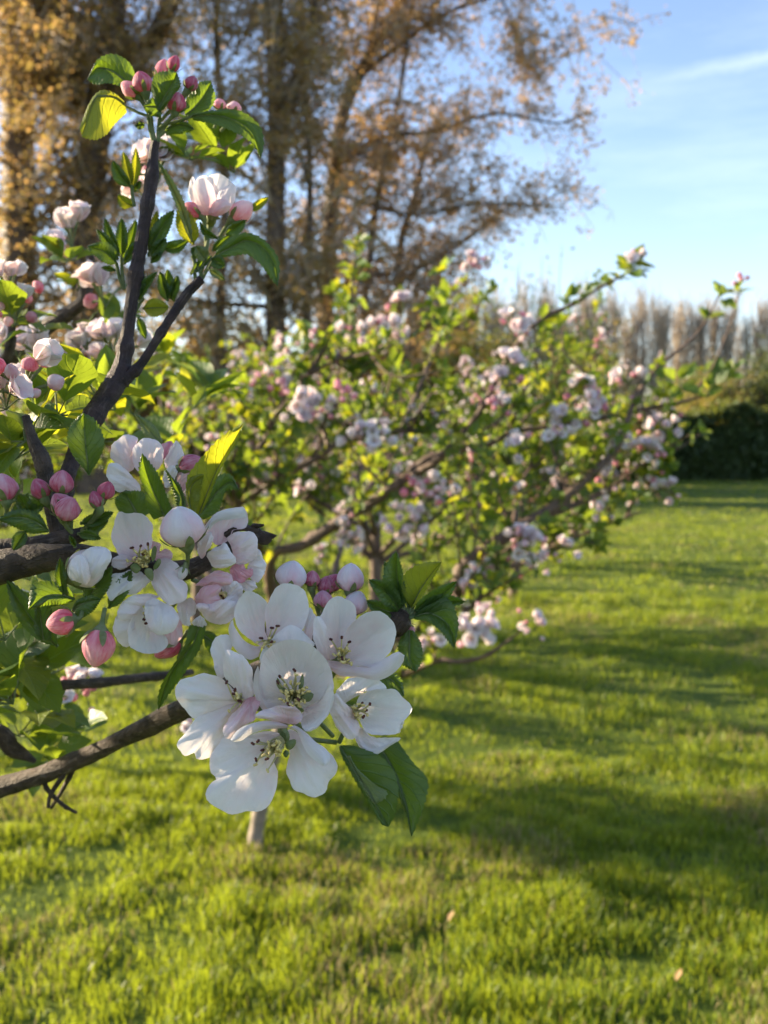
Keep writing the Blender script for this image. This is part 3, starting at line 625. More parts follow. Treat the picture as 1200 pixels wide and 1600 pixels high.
bud(near, (378, 330), 40, 42, 17, 4, .10, .55, (342, 372), D=C5)
bud(near, (302, 328), 140, 34, 12, 2, .65, .2, (322, 385), D=C5)
# more distant blossoms of the same tree are added with the spur builder below

# ---- leaves near the camera
g = near
L3(g, '532,1166 540,1180 552,1198 567,1222 583,1252 600,1282 607,1292', '530,1170 536,1186 547,1206 562,1232 580,1262 596,1287 607,1292', '536,1164 556,1166 592,1180 609,1196 619,1214 622,1240 617,1272 607,1292', 2, -3, -1, -2)
L3(g, '545,1182 552,1198 567,1222 578,1240 586,1254', '545,1184 550,1200 564,1226 576,1246 586,1258', '546,1181 558,1200 576,1217 590,1228 604,1236 602,1247 588,1256', -3, -5, -.5, -2.5, mat='leaf_grey')
L3(g, '585,1160 600,1178 612,1200 625,1232 636,1266 643,1308', '575,1170 590,1184 604,1206 618,1236 634,1272 643,1308', '620,1156 634,1176 648,1194 666,1214 668,1236 658,1272 643,1308', 14, 4, 0, -3)
L3(g, '560,1052 590,1055 612,1062 632,1088', '560,1070 590,1080 612,1088 632,1088', '570,1042 606,1046 626,1060 632,1088', 18, 16)
L3(g, '257,806 250,790 241,772 231,746 224,722 222,708', '240,812 230,795 226,770 219,746 217,728 222,708', '272,806 266,788 258,768 250,746 237,726 222,708', 14, 4, -2, -3)
L3(g, '284,800 284,780 276,760 266,744 257,731', '276,800 274,780 268,762 262,746 257,731', '292,796 288,776 281,757 270,747 257,731', 14, 10)
L3(g, '311,804 322,776 334,746 349,716 366,688 381,661', '300,800 291,776 292,748 304,728 328,700 352,678 381,661', '316,800 328,774 341,742 356,714 372,690 381,661', 20, 12, -4, -3, mat='leaf_yellow', ripple=1.2)
L3(g, '300,802 296,782 298,764 306,752 318,744', '298,802 292,780 292,760 298,746 318,740', '306,802 312,780 314,764 316,756 318,744', 15, 12, mat='leaf_yellow')
L3(g, '310,806 326,786 344,764 362,752 374,766', '306,790 320,764 340,744 360,742 374,766', '318,812 340,800 348,778 356,766 374,766', 28, 24)
L3(g, '218,812 210,795 200,778 192,768', '236,800 232,780 220,768 192,768', '196,808 184,796 180,780 192,768', 26, 22)
L3(g, '252,694 240,680 226,664 210,646', '246,692 228,684 220,668 210,646', '254,688 246,670 230,656 210,646', 44, 44, mat='leaf_grey')
L3(g, '139,742 137,722 134,696 130,645', '137,740 114,712 105,686 112,662 130,645', '141,740 156,716 163,690 150,658 130,645', 30, 26, -2, -2)
L3(g, '76,830 56,816 30,808 -4,812', '74,832 50,834 24,824 -4,812', '75,826 62,804 38,796 14,800 -4,812', 4, -2)
L3(g, '116,936 96,930 70,932 44,952', '114,940 96,944 70,946 44,952', '116,930 100,912 70,908 50,915 44,952', 14, 8)
L3(g, '132,950 144,926 158,906 176,884', '134,952 130,924 146,902 176,884', '134,952 156,938 172,914 176,884', 18, 8)
L3(g, '312,976 304,1000 288,1024 268,1050 256,1080 247,1110', '296,977 288,1008 270,1040 254,1066 247,1088 247,1110', '322,978 314,1010 302,1030 288,1052 266,1082 247,1110', 16, 24, -3, -1)
L3(g, '318,992 330,1000 342,1010 352,1018', '320,1010 330,1022 342,1026 352,1018', '318,984 332,988 344,1000 352,1018', 24, 24)
L3(g, '112,957 122,946 140,940 158,936', '116,970 128,966 146,954 158,936', '112,952 120,938 140,930 158,936', 10, 6, mat='leaf_near')
L3(g, '68,1000 64,970 60,945 56,930', '80,1000 82,970 78,945 56,930', '62,1000 54,985 54,960 56,930', 26, 22)
for a in (  # base, tip, wl, wr, bend, zb, zt
    ((40, 830), (20, 860), 10, 12, 0, 2, 0), ((100, 930), (94, 870), 8, 10, 3, 12, 8), ((122, 834), (158, 842), 7, 9, 3, 6, 2), ((126, 818), (178, 800), 11, 9, -3, 12, 10), ((60, 806), (26, 770), 14, 14, 4, 16, 16), ((40, 800), (70, 786), 14, 10, 0, 16, 14),
    ((105, 812), (90, 780), 6, 6, 0, 8, 0), ((130, 838), (170, 812), 8, 12, 4, 14, 12), ((16, 818), (44, 770), 12, 12, -3, 20, 20), ((118, 855), (108, 836), 4, 5, 0, 6, 4), ((90, 1010), (10, 905), 18, 20, 6, 30, 26), ((170, 950), (206, 890), 12, 14, 0, 16, 14)):
    leafp(g, a[0], a[1], a[2], a[3], a[4], a[5], a[6], fold=-2)
# right sprig
B = (634, 964, 22)
for tip, wl, wr, bend, zt, mt in (((619, 860), 24, 10, 4, 18, 'leaf_near'), ((576, 905), 16, 14, -6, 16, 'leaf_near'), ((655, 880), 12, 10, 0, 30, 'leaf_near'), ((572, 938), 14, 12, 3, 18, 'leaf_near'), ((690, 878), 34, 8, 4, 14, 'leaf_yellow'), ((714, 908), 14, 14, -4, 14, 'leaf_near'), ((728, 940), 14, 12, 8, 16, 'leaf_near'), ((600, 876), 10, 12, 0, 24, 'leaf_near')):
    b = (B[0]+(tip[0]-B[0])*.16, B[1]+(tip[1]-B[1])*.16)
    leafp(g, b, tip, wl, wr, bend, 22, zt, fold=-3, mat=mt, stalk=B)
L3(g, '646,964 670,958 694,970 707,990 710,1014', '650,958 668,946 700,936 716,972 710,1014', '648,968 668,972 686,984 702,1004 710,1014', 20, 10, -2, -3, stalk=B)
L3(g, '640,985 640,1005 640,1030 650,1050', '630,985 622,1010 626,1035 650,1050', '646,985 658,1005 660,1030 650,1050', 24, 22)
# top sprig
S5 = dict(D=C5)
L3(g, '212,142 196,128 176,112 152,106 136,124', '214,126 204,100 180,85 154,92 136,124', '210,146 190,136 170,130 150,132 136,124', 2, 4, -3, -2, **S5)
L3(g, '196,166 178,152 160,150 146,158 128,212', '194,158 176,144 156,142 140,160 124,200', '198,176 178,196 166,210 148,218 128,214', 4, -4, 2, -4, stalk=(234, 182, 2), mat='leaf_yellow', **S5)
L3(g, '246,172 258,150 268,134 276,112', '240,156 236,136 246,114 276,112', '256,172 270,150 282,134 276,112', -10, -14, -2, -2, **S5)
L3(g, '252,178 244,168 234,166 224,166', '252,168 242,154 232,156 224,166', '252,184 240,182 230,176 224,166', -9, -12, **S5)
L3(g, '290,180 304,168 318,150 330,128', '284,166 300,140 314,128 330,126', '296,184 320,178 336,156 330,128', 6, 6, **S5)
L3(g, '300,182 330,180 362,186 392,206 408,248', '302,178 334,172 372,172 404,194 412,222 408,248', '302,188 334,194 366,206 392,222 408,248', 0, -6, -2, -3, stalk=(248, 196, 0), **S5)
L3(g, '258,206 272,196 288,196 304,202', '260,212 274,210 290,208 304,202', '260,200 272,190 290,190 304,202', 2, 0, stalk=(246, 214, 0), **S5)
L3(g, '225,196 218,194 210,196', '225,200 218,202 210,196', '225,192 218,190 210,196', 2, 0, **S5)
for st, en in (((243, 224), (236, 186)), ((247, 222), (250, 184)), ((244, 222), (262, 190)), ((240, 224), (232, 184))):
    mb = MB(); tube(mb, resample([P(*st, C5), P((st[0]+en[0])/2-1, (st[1]+en[1])/2, C5), P(*en, C5)], 8), .0009, 7); mb.build('stalk', ['green'], g)
for b, tp, wl, wr, bd, mt, z in (
    ((204, 292), (176, 250), 12, 8, 3, 'leaf_near', 0), ((206, 290), (192, 236), 8, 8, 0, 'leaf_yellow', 2), ((208, 292), (212, 230), 9, 7, -3, 'leaf_yellow', 4), ((210, 300), (220, 282), 5, 5, 0, 'leaf_near', 4), ((208, 322), (184, 304), 10, 9, 3, 'leaf_yellow', 8),
    ((182, 412), (136, 385), 14, 16, -6, 'leaf_near', -4), ((184, 405), (150, 358), 9, 8, -3, 'leaf_near', -2), ((186, 400), (164, 340), 9, 7, 2, 'leaf_near', 0), ((190, 400), (190, 340), 10, 10, 0, 'leaf_near', 3), ((194, 412), (224, 368), 9, 8, 0, 'leaf_near', -4), ((180, 422), (158, 418), 4, 5, 0, 'leaf_near', -4), ((190, 410), (212, 342), 11, 12, -4, 'leaf_near', 6),
    ((234, 392), (272, 328), 14, 13, 2, 'leaf_near', -3), ((232, 390), (246, 328), 8, 8, 0, 'leaf_yellow', -1), ((236, 400), (260, 372), 10, 11, 0, 'leaf_near', -5), ((254, 388), (294, 376), 13, 8, -6, 'leaf_near', 1), ((236, 410), (254, 394), 7, 6, 0, 'leaf_near', -5),
    ((212, 468), (222, 418), 10, 10, 0, 'leaf_near', -5), ((216, 470), (246, 424), 9, 6, 3, 'leaf_near', -6), ((210, 478), (206, 466), 6, 8, 0, 'leaf_grey', -7), ((224, 482), (264, 480), 15, 14, 0, 'leaf_yellow', -6), ((262, 470), (250, 424), 10, 8, 0, 'leaf_near', 3), ((268, 466), (278, 430), 8, 8, 0, 'leaf_near', 3), ((272, 470), (262, 420), 10, 12, 5, 'leaf_near', 5), ((216, 496), (228, 530), 7, 7, 0, 'leaf_near', 4),
    ((300, 378), (246, 250), 6, 8, -5, 'leaf_grey', -2), ((302, 382), (280, 320), 12, 20, 4, 'leaf_yellow', 2), ((316, 400), (298, 388), 9, 10, 0, 'leaf_near', -2), ((322, 408), (306, 384), 10, 12, 0, 'leaf_grey', -6), ((330, 400), (296, 430), 6, 8, 0, 'leaf_near', 2), ((330, 404), (352, 416), 11, 11, 0, 'leaf_near', -4), ((326, 420), (352, 438), 6, 6, 0, 'leaf_grey', -4), ((340, 372), (312, 346), 6, 6, 6, 'leaf_near', -3), ((352, 366), (384, 344), 8, 12, 0, 'leaf_near', -3), ((390, 330), (420, 308), 7, 7, 0, 'leaf_yellow', 6), ((332, 392), (362, 366), 8, 8, 0, 'leaf_near', 0)):
    leafp(g, b, tp, wl, wr, bd, z, z-2, fold=-2, mat=mt, D=C5)
L3(g, '336,400 360,388 384,376 410,386 428,412 434,448', '338,392 358,372 388,364 416,378 436,408 434,448', '338,404 364,400 386,398 406,412 424,436 434,448', -4, -12, -2, -2, stalk=(318, 432, -2), **S5)
for st, en in (((312, 438), (322, 400)), ((316, 436), (334, 402)), ((318, 434), (300, 400)), ((306, 444), (304, 398)), ((192, 450), (182, 412)), ((194, 452), (190, 402)), ((210, 322), (206, 290)), ((232, 400), (238, 386)), ((210, 490), (224, 466))):
    mb = MB(); tube(mb, resample([P(*st, C5), P((st[0]+en[0])/2-1, (st[1]+en[1])/2, C5), P(*en, C5)], 8), .0008, 7); mb.build('stalk', ['green'], g)
# ------------------------------------------------------------------ spurs: small blossom clusters and leaf rosettes for everything further off
def unit(v): v = np.asarray(v, float); return v/(np.linalg.norm(v)+1e-12)
def frame(z, roll=0.0):
    z = unit(z); x = unit(np.cross([0.3, 0.9, 0.2] if abs(z[1]) < .9 else [1, 0, 0], z)); y = np.cross(z, x)
    c, s = math.cos(roll), math.sin(roll)
    return np.stack([x*c+y*s, -x*s+y*c, z], 1)
def small_leaf(mb, base, d, up, L, W, curl=0.3, fold=0.35, mat=0, n=7):
    d = unit(d); side = unit(np.cross(d, up)); nr = np.cross(side, d)
    u = np.linspace(0, 1, n); prof = np.sin(math.pi*u**0.8)**0.8*W; prof[0] = 0.0004
    v = np.array([-1, -.5, 0, .5, 1.0]); rn = rng.random()
    C = base+np.outer(u*L, d)-np.outer(curl*L*u**2, nr)
    V = C[:, None]+prof[:, None, None]*(v[None, :, None]*side)+(prof[:, None]*np.abs(v)[None]*fold*(1+.5*np.sin(u*9+rn*6))[:, None])[:, :, None]*nr
    D = np.zeros((n, 5, 3)); D[:, :, 0] = u[:, None]; D[:, :, 1] = (v*.5+.5)[None]; D[:, :, 2] = rn
    mb.add(V.reshape(-1, 3), gridF(n, 5), D.reshape(-1, 3), mat)
def small_flower(mb, c, ax, Rr, openness, pink):
    F = frame(ax, rng.random()*6)
    for k in range(5):
        a = k*1.2566+rng.normal(0, .1); dr = F[:, 0]*math.cos(a)+F[:, 1]*math.sin(a)
        op = openness+rng.normal(0, .12); u = np.linspace(0, 1, 5); v = np.array([-1, -.5, 0, .5, 1])
        th = op*(0.35+0.65*u)                         # angle from the axis grows outward
        rad = np.concatenate([[0], np.cumsum(np.sin(th[1:]))])/4*Rr; hgt = np.concatenate([[0], np.cumsum(np.cos(th[1:]))])/4*Rr
        sd = np.cross(F[:, 2], dr); wv = np.sin(math.pi*np.clip(u*.83+.08, 0, 1))**.7*Rr*.52
        nrm = unit(F[:, 2]*math.sin(op)-dr*math.cos(op))
        V = c+rad[:, None, None]*dr+hgt[:, None, None]*F[:, 2]+wv[:, None, None]*v[None, :, None]*sd+(wv[:, None]*v[None]**2*.35)[:, :, None]*nrm
        D = np.zeros((5, 5, 3)); D[:, :, 0] = np.clip(pink+0.14*(1-u)[:, None]+0.05*rng.random(), 0, 1); D[:, :, 1] = u[:, None]; D[:, :, 2] = rng.random()*.3+k*.1
        mb.add(V.reshape(-1, 3), gridF(5, 5), D.reshape(-1, 3), 0)
    for k in range(9):
        d = unit(F[:, 2]+rng.normal(0, .35, 3)); tube(mb, np.array([c, c+d*Rr*.25, c+d*Rr*.45]), [.0003, .0003, .0008], 4, 2, cap=False)
def small_bud(mb, c, ax, L, Rr, pink):
    F = frame(ax, rng.random()*6); n, k = 7, 9; t = np.linspace(0, 1, n); pr = np.sin(math.pi*t**.8)**.7*Rr; th = np.arange(k)/k*6.2832
    V = c+(t*L)[:, None, None]*F[:, 2]+pr[:, None, None]*(np.cos(th)[:, None]*F[:, 0]+np.sin(th)[:, None]*F[:, 1])[None]*(1+.12*((th*2/6.2832) % 1)[None, :, None])
    D = np.zeros((n, k, 3)); D[:, :, 0] = np.clip(pink+.15*np.sin(th*2)[None], 0, 1); D[:, :, 1] = t[:, None]; D[:, :, 2] = (th/6.28)[None]
    mb.add(V.reshape(-1, 3), gridF(n, k, True), D.reshape(-1, 3), 0)
def mk_cluster(kind):
    mb = MB(); nf = {'open': 5, 'mixed': 3, 'bud': 0}[kind]+int(rng.integers(0, 2)); nb = {'open': 1, 'mixed': 4, 'bud': 6}[kind]
    for i in range(nf+nb):
        d = unit(np.array([0, 0, .75])+rng.normal(0, .55, 3)); L = rng.uniform(.022, .036)
        tube(mb, resample([(0, 0, 0), d*L*.5+np.array([0, 0, .004]), d*L], 5), [.0008, .0008, .001, .0014, .002], 5, 1, cap=False)
        if i < nf: small_flower(mb, d*L, unit(d+rng.normal(0, .3, 3)), rng.uniform(.019, .024), rng.uniform(.5, 1.25), rng.choice([.0, .02, .08]))
        else: small_bud(mb, d*L, d, rng.uniform(.012, .018), rng.uniform(.005, .0085), rng.uniform(.25, .75))
    return mb
def mk_rosette(young):
    mb = MB()
    for i in range(int(rng.integers(5, 8))):
        a = i*2.4+rng.normal(0, .3); e = rng.uniform(.15, 1.15); d = np.array([math.cos(a)*math.cos(e), math.sin(a)*math.cos(e), math.sin(e)])
        L = rng.uniform(.022, .052); st = rng.uniform(.006, .018)
        tube(mb, np.array([(0, 0, 0), d*st*.5, d*st]), .0007, 4, 1, cap=False)
        small_leaf(mb, d*st, unit(d+rng.normal(0, .15, 3)), np.array([0, 0, 1])+rng.normal(0, .25, 3), L, L*rng.uniform(.24, .34), rng.uniform(.0, .5), rng.uniform(.1, .6), 2 if rng.random() < young else 0)
    return mb
CM = ['petal', 'green', 'filament']; LM = ['leaf', 'green', 'leaf_yellow']
CL = {k: [mk_cluster(k) for _ in range(4)] for k in ('open', 'mixed', 'bud')}
RO = [mk_rosette(.15) for _ in range(8)]
CLm = {k: [m.mesh('blossom_cluster', CM) for m in v] for k, v in CL.items()}
ROm = [m.mesh('leaf_cluster', LM) for m in RO]
def mat4(p, d, s, roll):
    f = frame(d, roll)*s; m = Matrix.Identity(4)
    for i in range(3):
        for j in range(3): m[i][j] = float(f[i, j])
        m[i][3] = float(p[i])
    return m
def append(dst, src, p, d, s, roll):
    f = frame(d, roll)*s
    o = dst.n
    for V, D in zip(src.V, src.D): dst.V.append(V@f.T+p); dst.D.append(D)
    for F, m in src.F: dst.F.append((F+o, m))
    dst.n += src.n
def put_spurs(root, spurs, cap=96, cam_p=np.array([0, 0, CAMZ])):
    """spurs: (point, direction, scale, kind) with kind open / mixed / bud / leaf; the largest in view are parts, the rest one part"""
    def size(s):
        q = s[0]-cam_p; c, sn = math.cos(PITCH), math.sin(PITCH); z = q[1]*c-q[2]*sn; y = q[1]*sn+q[2]*c
        if z < .2 or abs(q[0])*1600/z > 640 or abs(y)*1600/z > 840: return -np.linalg.norm(q)
        return s[2]/z
    spurs = sorted(spurs, key=size, reverse=True)
    cnt = {'c': 0, 'l': 0}; rest = {'c': MB(), 'l': MB()}
    for p, d, s, kind in spurs:
        g = 'l' if kind == 'leaf' else 'c'; roll = rng.random()*6.28
        i = int(rng.integers(0, 8 if g == 'l' else 4))
        if cnt[g] < cap and size((p, d, s, kind)) > 0:
            link('leaf_cluster' if g == 'l' else 'blossom_cluster', ROm[i] if g == 'l' else CLm[kind][i], root, mat4(p, d, s, roll)); cnt[g] += 1
        else: append(rest[g], RO[i] if g == 'l' else CL[kind][i], p, d, s, roll)
    if rest['l'].n: tag(rest['l'].build('foliage', LM, root), kind='stuff')
    if rest['c'].n: tag(rest['c'].build('blossom', CM, root), kind='stuff')
def kind_rand(pc): 
    r = rng.random()
    return 'leaf' if r > pc else ('open' if r < pc*.35 else 'mixed' if r < pc*.75 else 'bud')

# ---- blurred sprays of the near tree
sp = []
def at(px, py, d, kind, s=1.0, dr=(0, -.2, 1)): sp.append((P(px, py, d), np.array(dr, float)+rng.normal(0, .25, 3), s*(.62 if kind != 'leaf' else .68), kind))
for px, py, d, k, s in ((112, 390, .72, 'open', 1.0), (165, 480, .70, 'open', 1.05), (20, 468, .6, 'mixed', .75), (25, 500, .6, 'bud', .7), (66, 570, .66, 'open', .8), (180, 560, .68, 'open', .9), (140, 565, .7, 'open', .8), (250, 280, .62, 'open', .9), (230, 315, .64, 'mixed', .7),
                        (10, 640, .42, 'open', .62), (30, 622, .42, 'bud', .8), (130, 1085, .8, 'mixed', .7), (85, 1110, .75, 'mixed', .7), (120, 1090, .8, 'bud', .8), (8, 960, .6, 'open', .6), (290, 1140, 1.0, 'mixed', .6), (70, 985, .9, 'open', .7), (30, 560, .68, 'mixed', .8)): at(px, py, d, k, s)
for px, py, d, s in ((105, 410, .70, .8), (170, 510, .70, .8), (20, 510, .6, .9), (60, 520, .62, .7), (70, 600, .66, .9), (345, 240, .62, 1.0), (365, 270, .62, .8), (330, 225, .62, .8), (300, 250, .6, .7), (120, 455, .74, .6), (150, 620, .5, 1.0), (180, 640, .52, 1.0), (90, 650, .46, 1.0), (60, 660, .44, .9), (40, 690, .43, 1.0),
                     (20, 720, .45, 1.0), (60, 1010, .6, 1.3), (40, 1060, .55, 1.3), (20, 1100, .52, 1.2), (90, 1050, .62, 1.2), (60, 1120, .58, 1.1), (10, 1040, .56, 1.2), (30, 1150, .62, 1.0), (80, 1175, .7, .9), (95, 1205, .56, .5), (120, 1150, .72, .9), (210, 650, .7, 1.2), (240, 620, .9, 1.2), (300, 640, .8, 1.3), (330, 620, .9, 1.3), (280, 700, .9, 1.2),
                     (30, 960, .5, 1.0), (8, 1000, .48, 1.2), (0, 740, .5, 1.2), (30, 780, .47, 1.0), (20, 905, .55, 1.0), (110, 1020, .7, 1.0), (160, 690, .55, 1.0), (200, 600, .8, 1.0), (300, 600, 1.1, 1.2), (260, 560, 1.1, 1.0)): at(px, py, d, 'leaf', s)
# the crown to the left of the picture, the side that faces the sun
for _ in range(430):
    x = rng.uniform(-1.75, -.34); y = rng.uniform(-.1, 1.45); z = rng.uniform(.85, 1.62+.25*max(0, -x-.5))
    if x+.375*max(y, .25) > -.19: continue
    sp.append((np.array([x, y, z]), rng.normal(0, .6, 3)+[0, 0, .6], rng.uniform(.8, 1.2), kind_rand(.28)))
put_spurs(near, sp)

# ------------------------------------------------------------------ the other apple trees
def twigs_from(ok, root, limbs, n, L, spurs, pc, sc, keep=90, up=.5):
    rest = MB(); used = 0
    for i in range(n):
        q, r = limbs[int(rng.integers(len(limbs)))]
        t = rng.uniform(.22, 1.0); k = min(len(q)-2, int(t*(len(q)-1))); p = q[k]; tan = unit(q[k+1]-q[k])
        d = unit(tan*rng.uniform(.2, .9)+rng.normal(0, .55, 3)+[0, 0, up]); l = L*rng.uniform(.35, 1.0)*(1.15-.5*t)
        b = p+d*l*.5+rng.normal(0, .02, 3); e = p+d*l+np.array([0, 0, .10*l])
        if ok and not (ok((e, 0, 0, 0)) and ok((p, 0, 0, 0))): continue
        path = resample([p, b, e], 10)
        own = used < keep
        mb = MB() if own else rest
        tube(mb, path, np.linspace(.0042, .0018, 10), 6, 0, rng.random(), .15)
        if own: mb.build('twig', ['bark_mid'], root); used += 1
        m = max(2, int(l/.065))
        for j in range(m):
            f = (j+1)/m; pp = p+(e-p)*f+(b-(p+e)/2)*4*f*(1-f)*.5
            spurs.append((pp, unit(d*.5+rng.normal(0, .6, 3)+[0, 0, .55]), rng.uniform(.7, 1.15)*sc, kind_rand(pc)))
            if rng.random() < .55: spurs.append((pp+rng.normal(0, .012, 3), unit(d*.3+rng.normal(0, .7, 3)+[0, 0, .4]), rng.uniform(.7, 1.1)*sc, 'leaf'))
    if rest.n: tag(rest.build('twigs', ['bark_mid'], root), kind='stuff')
def limb_spurs(limbs, spurs, step, pc, sc):
    for q, r in limbs:
        L = np.concatenate([[0], np.cumsum(np.linalg.norm(np.diff(q, axis=0), axis=1))])
        for s in np.arange(L[-1]*.2, L[-1], step):
            k = min(len(q)-2, int(np.searchsorted(L, s))); p = q[k]
            spurs.append((p+rng.normal(0, .008, 3), unit(rng.normal(0, .6, 3)+[0, 0, .7]), rng.uniform(.7, 1.1)*sc, kind_rand(pc)))
def auto_limbs(loc, h0, reach, top, n, seed):
    g = np.random.default_rng(seed); out = []
    for i in range(n):
        a = i/n*6.2832+g.normal(0, .25); rr = reach*g.uniform(.7, 1.05); z0 = h0*g.uniform(.75, 1.05); zt = g.uniform(.62, 1.0)*top
        p0 = np.array([loc[0], loc[1], z0]); e = p0+[math.cos(a)*rr, math.sin(a)*rr, zt-z0]
        m = p0+[math.cos(a)*rr*.5, math.sin(a)*rr*.5, (zt-z0)*g.uniform(.3, .5)]+g.normal(0, .06, 3)
        q = resample([p0, m, e], 26); out.append((q, np.linspace(.018, .004, 26)))
    return out
def apple(label, loc, limbs, trunk, n_tw, pc, sc=1.0, twL=.5, cap=96, keep=90, extra=(), step=.07):
    root = thing('apple_tree', label, 'apple tree', (*loc, 0), 'apple trees in blossom')
    mb = MB(); tube(mb, *trunk, 12, 0, rng.random(), .08); mb.build('trunk', ['bark_sunlit' if extra else 'bark_mid'], root)
    for q, r in limbs:
        mb = MB(); tube(mb, q, r, 9, 0, rng.random(), .10); mb.build('branch', ['bark_mid'], root)
    ok = None
    if extra:
        def ok(s):
            z = s[0][1]; px = 600+s[0][0]/z*1600; py = 680-(s[0][2]-CAMZ)/z*1600
            if py < 440+max(0, 700-px)*.22+max(0, 480-px)*.3: return False
            if px < 500 and py > 880: return rng.random() < .35
            if px > 880 and py < 545+(px-900)*.12: return rng.random() < .12
            if px > 690 and py > 985-(px-690)*.55: return False
            if px > 1050: return rng.random() < .3
            return True
    spurs = list(extra); n0 = len(spurs); limb_spurs(limbs, spurs, step, pc, sc); twigs_from(ok, root, limbs, n_tw, twL, spurs, pc, sc, keep)
    if ok: spurs = spurs[:n0]+[s for s in spurs[n0:] if ok(s)]
    put_spurs(root, spurs, cap); return root
def pl(pts, n=40): return pxpath(pts, n)
limbs = [
    pl([(462, 1040, 3.2, .020), (440, 960, 3.0, .016), (421, 886, 2.8, .012)], 16),
    pl([(452, 1060, 3.2, .018), (421, 886, 2.75, .015), (474, 852, 2.72, .0145), (530, 815, 2.7, .014), (575, 789, 2.68, .0135), (612, 762, 2.66, .013), (640, 742, 2.66, .012), (669, 717, 2.65, .011), (714, 704, 2.65, .0085), (762, 696, 2.65, .0075), (800, 675, 2.65, .006), (850, 668, 2.65, .006), (900, 660, 2.65, .006), (945, 652, 2.66, .0065), (1006, 639, 2.68, .006), (1059, 630, 2.7, .0055), (1120, 612, 2.72, .003)], 80),
    pl([(640, 744, 2.66, .010), (680, 722, 2.6, .0095), (710, 691, 2.55, .0085), (748, 645, 2.5, .0075), (770, 604, 2.48, .007), (796, 556, 2.46, .0065), (840, 503, 2.45, .006), (892, 477, 2.45, .005), (936, 450, 2.45, .004), (966, 434, 2.45, .003), (984, 424, 2.45, .002)], 60),
    pl([(470, 1060, 3.2, .026), (600, 1010, 2.9, .024), (709, 923, 2.6, .0235), (722, 888, 2.58, .021), (766, 853, 2.56, .017), (800, 832, 2.56, .015), (836, 809, 2.55, .0135), (871, 787, 2.55, .0125), (901, 761, 2.55, .0115), (936, 730, 2.55, .0105), (967, 695, 2.55, .009), (982, 652, 2.55, .007), (1000, 610, 2.55, .006), (1032, 569, 2.56, .005), (1072, 538, 2.58, .004), (1102, 503, 2.6, .003), (1124, 459, 2.6, .002)], 80),
    pl([(1090, 605, 2.7, .004), (1107, 586, 2.7, .003), (1129, 538, 2.7, .0028), (1146, 490, 2.7, .0022), (1156, 450, 2.7, .0016)], 20),
    pl([(805, 822, 2.56, .010), (870, 800, 2.6, .0085), (930, 775, 2.65, .008), (962, 757, 2.7, .0075), (997, 713, 2.75, .007), (1041, 652, 2.8, .003)], 40),
    pl([(980, 735, 2.73, .004), (1004, 732, 2.75, .0035), (1018, 748, 2.75, .003), (1032, 782, 2.75, .0015)], 24),
    pl([(985, 655, 2.7, .004), (1008, 668, 2.74, .0035), (1026, 692, 2.75, .003), (1040, 735, 2.75, .0015)], 24),
    pl([(470, 1040, 3.2, .018), (600, 1060, 2.6, .010), (677, 1033, 2.4, .0065), (719, 1034, 2.38, .006), (754, 1027, 2.36, .005), (779, 1012, 2.35, .004), (815, 985, 2.35, .002)], 40),
    pl([(700, 985, 2.5, .006), (737, 948, 2.5, .0055), (771, 912, 2.5, .004), (800, 890, 2.5, .002)], 20),
    pl([(430, 900, 2.9, .012), (369, 785, 2.6, .010), (387, 725, 2.55, .0085), (414, 687, 2.5, .0075), (430, 650, 2.5, .006), (445, 620, 2.5, .003)], 40),
    pl([(372, 789, 2.62, .009), (440, 744, 2.6, .0095), (477, 725, 2.6, .009), (515, 702, 2.6, .0085), (537, 684, 2.6, .007), (600, 676, 2.6, .006), (650, 670, 2.6, .003)], 40),
    pl([(515, 702, 2.6, .006), (500, 660, 2.65, .007), (470, 600, 2.7, .0075), (489, 575, 2.7, .0075), (505, 545, 2.7, .0065), (512, 530, 2.7, .003)], 26),
    pl([(485, 585, 2.7, .007), (520, 565, 2.68, .005), (552, 556, 2.66, .005), (600, 545, 2.6, .004), (640, 525, 2.6, .0035), (680, 500, 2.6, .0025)], 30),
    pl([(500, 660, 2.65, .006), (545, 600, 2.7, .005), (552, 540, 2.7, .005), (549, 480, 2.7, .0045), (556, 375, 2.7, .002)], 40),
    pl([(520, 820, 2.8, .010), (590, 745, 3.0, .008), (640, 640, 3.2, .007), (690, 520, 3.3, .006), (735, 420, 3.3, .003)], 40),
    pl([(470, 1040, 3.25, .018), (330, 900, 3.4, .014), (280, 760, 3.5, .010), (250, 620, 3.5, .005), (240, 560, 3.5, .003)], 40),
    pl([(470, 1040, 3.25, .016), (520, 900, 3.7, .012), (560, 740, 4.0, .008), (600, 600, 4.1, .004)], 40),
    pl([(600, 1000, 2.9, .012), (640, 900, 3.3, .010), (720, 780, 3.5, .008), (830, 640, 3.6, .005), (880, 540, 3.6, .003)], 40),
    pl([(720, 890, 2.6, .008), (820, 880, 2.8, .007), (900, 840, 2.9, .005), (1000, 800, 3.0, .003)], 40),
    pl([(800, 832, 2.56, .008), (820, 740, 2.9, .007), (900, 620, 3.1, .005), (960, 500, 3.1, .002)], 40),
]
ex = []
def bl(px, py, d, kind, s=1.0): ex.append((P(px, py, d), unit(rng.normal(0, .3, 3)+[0, -.6, .6]), s, kind))
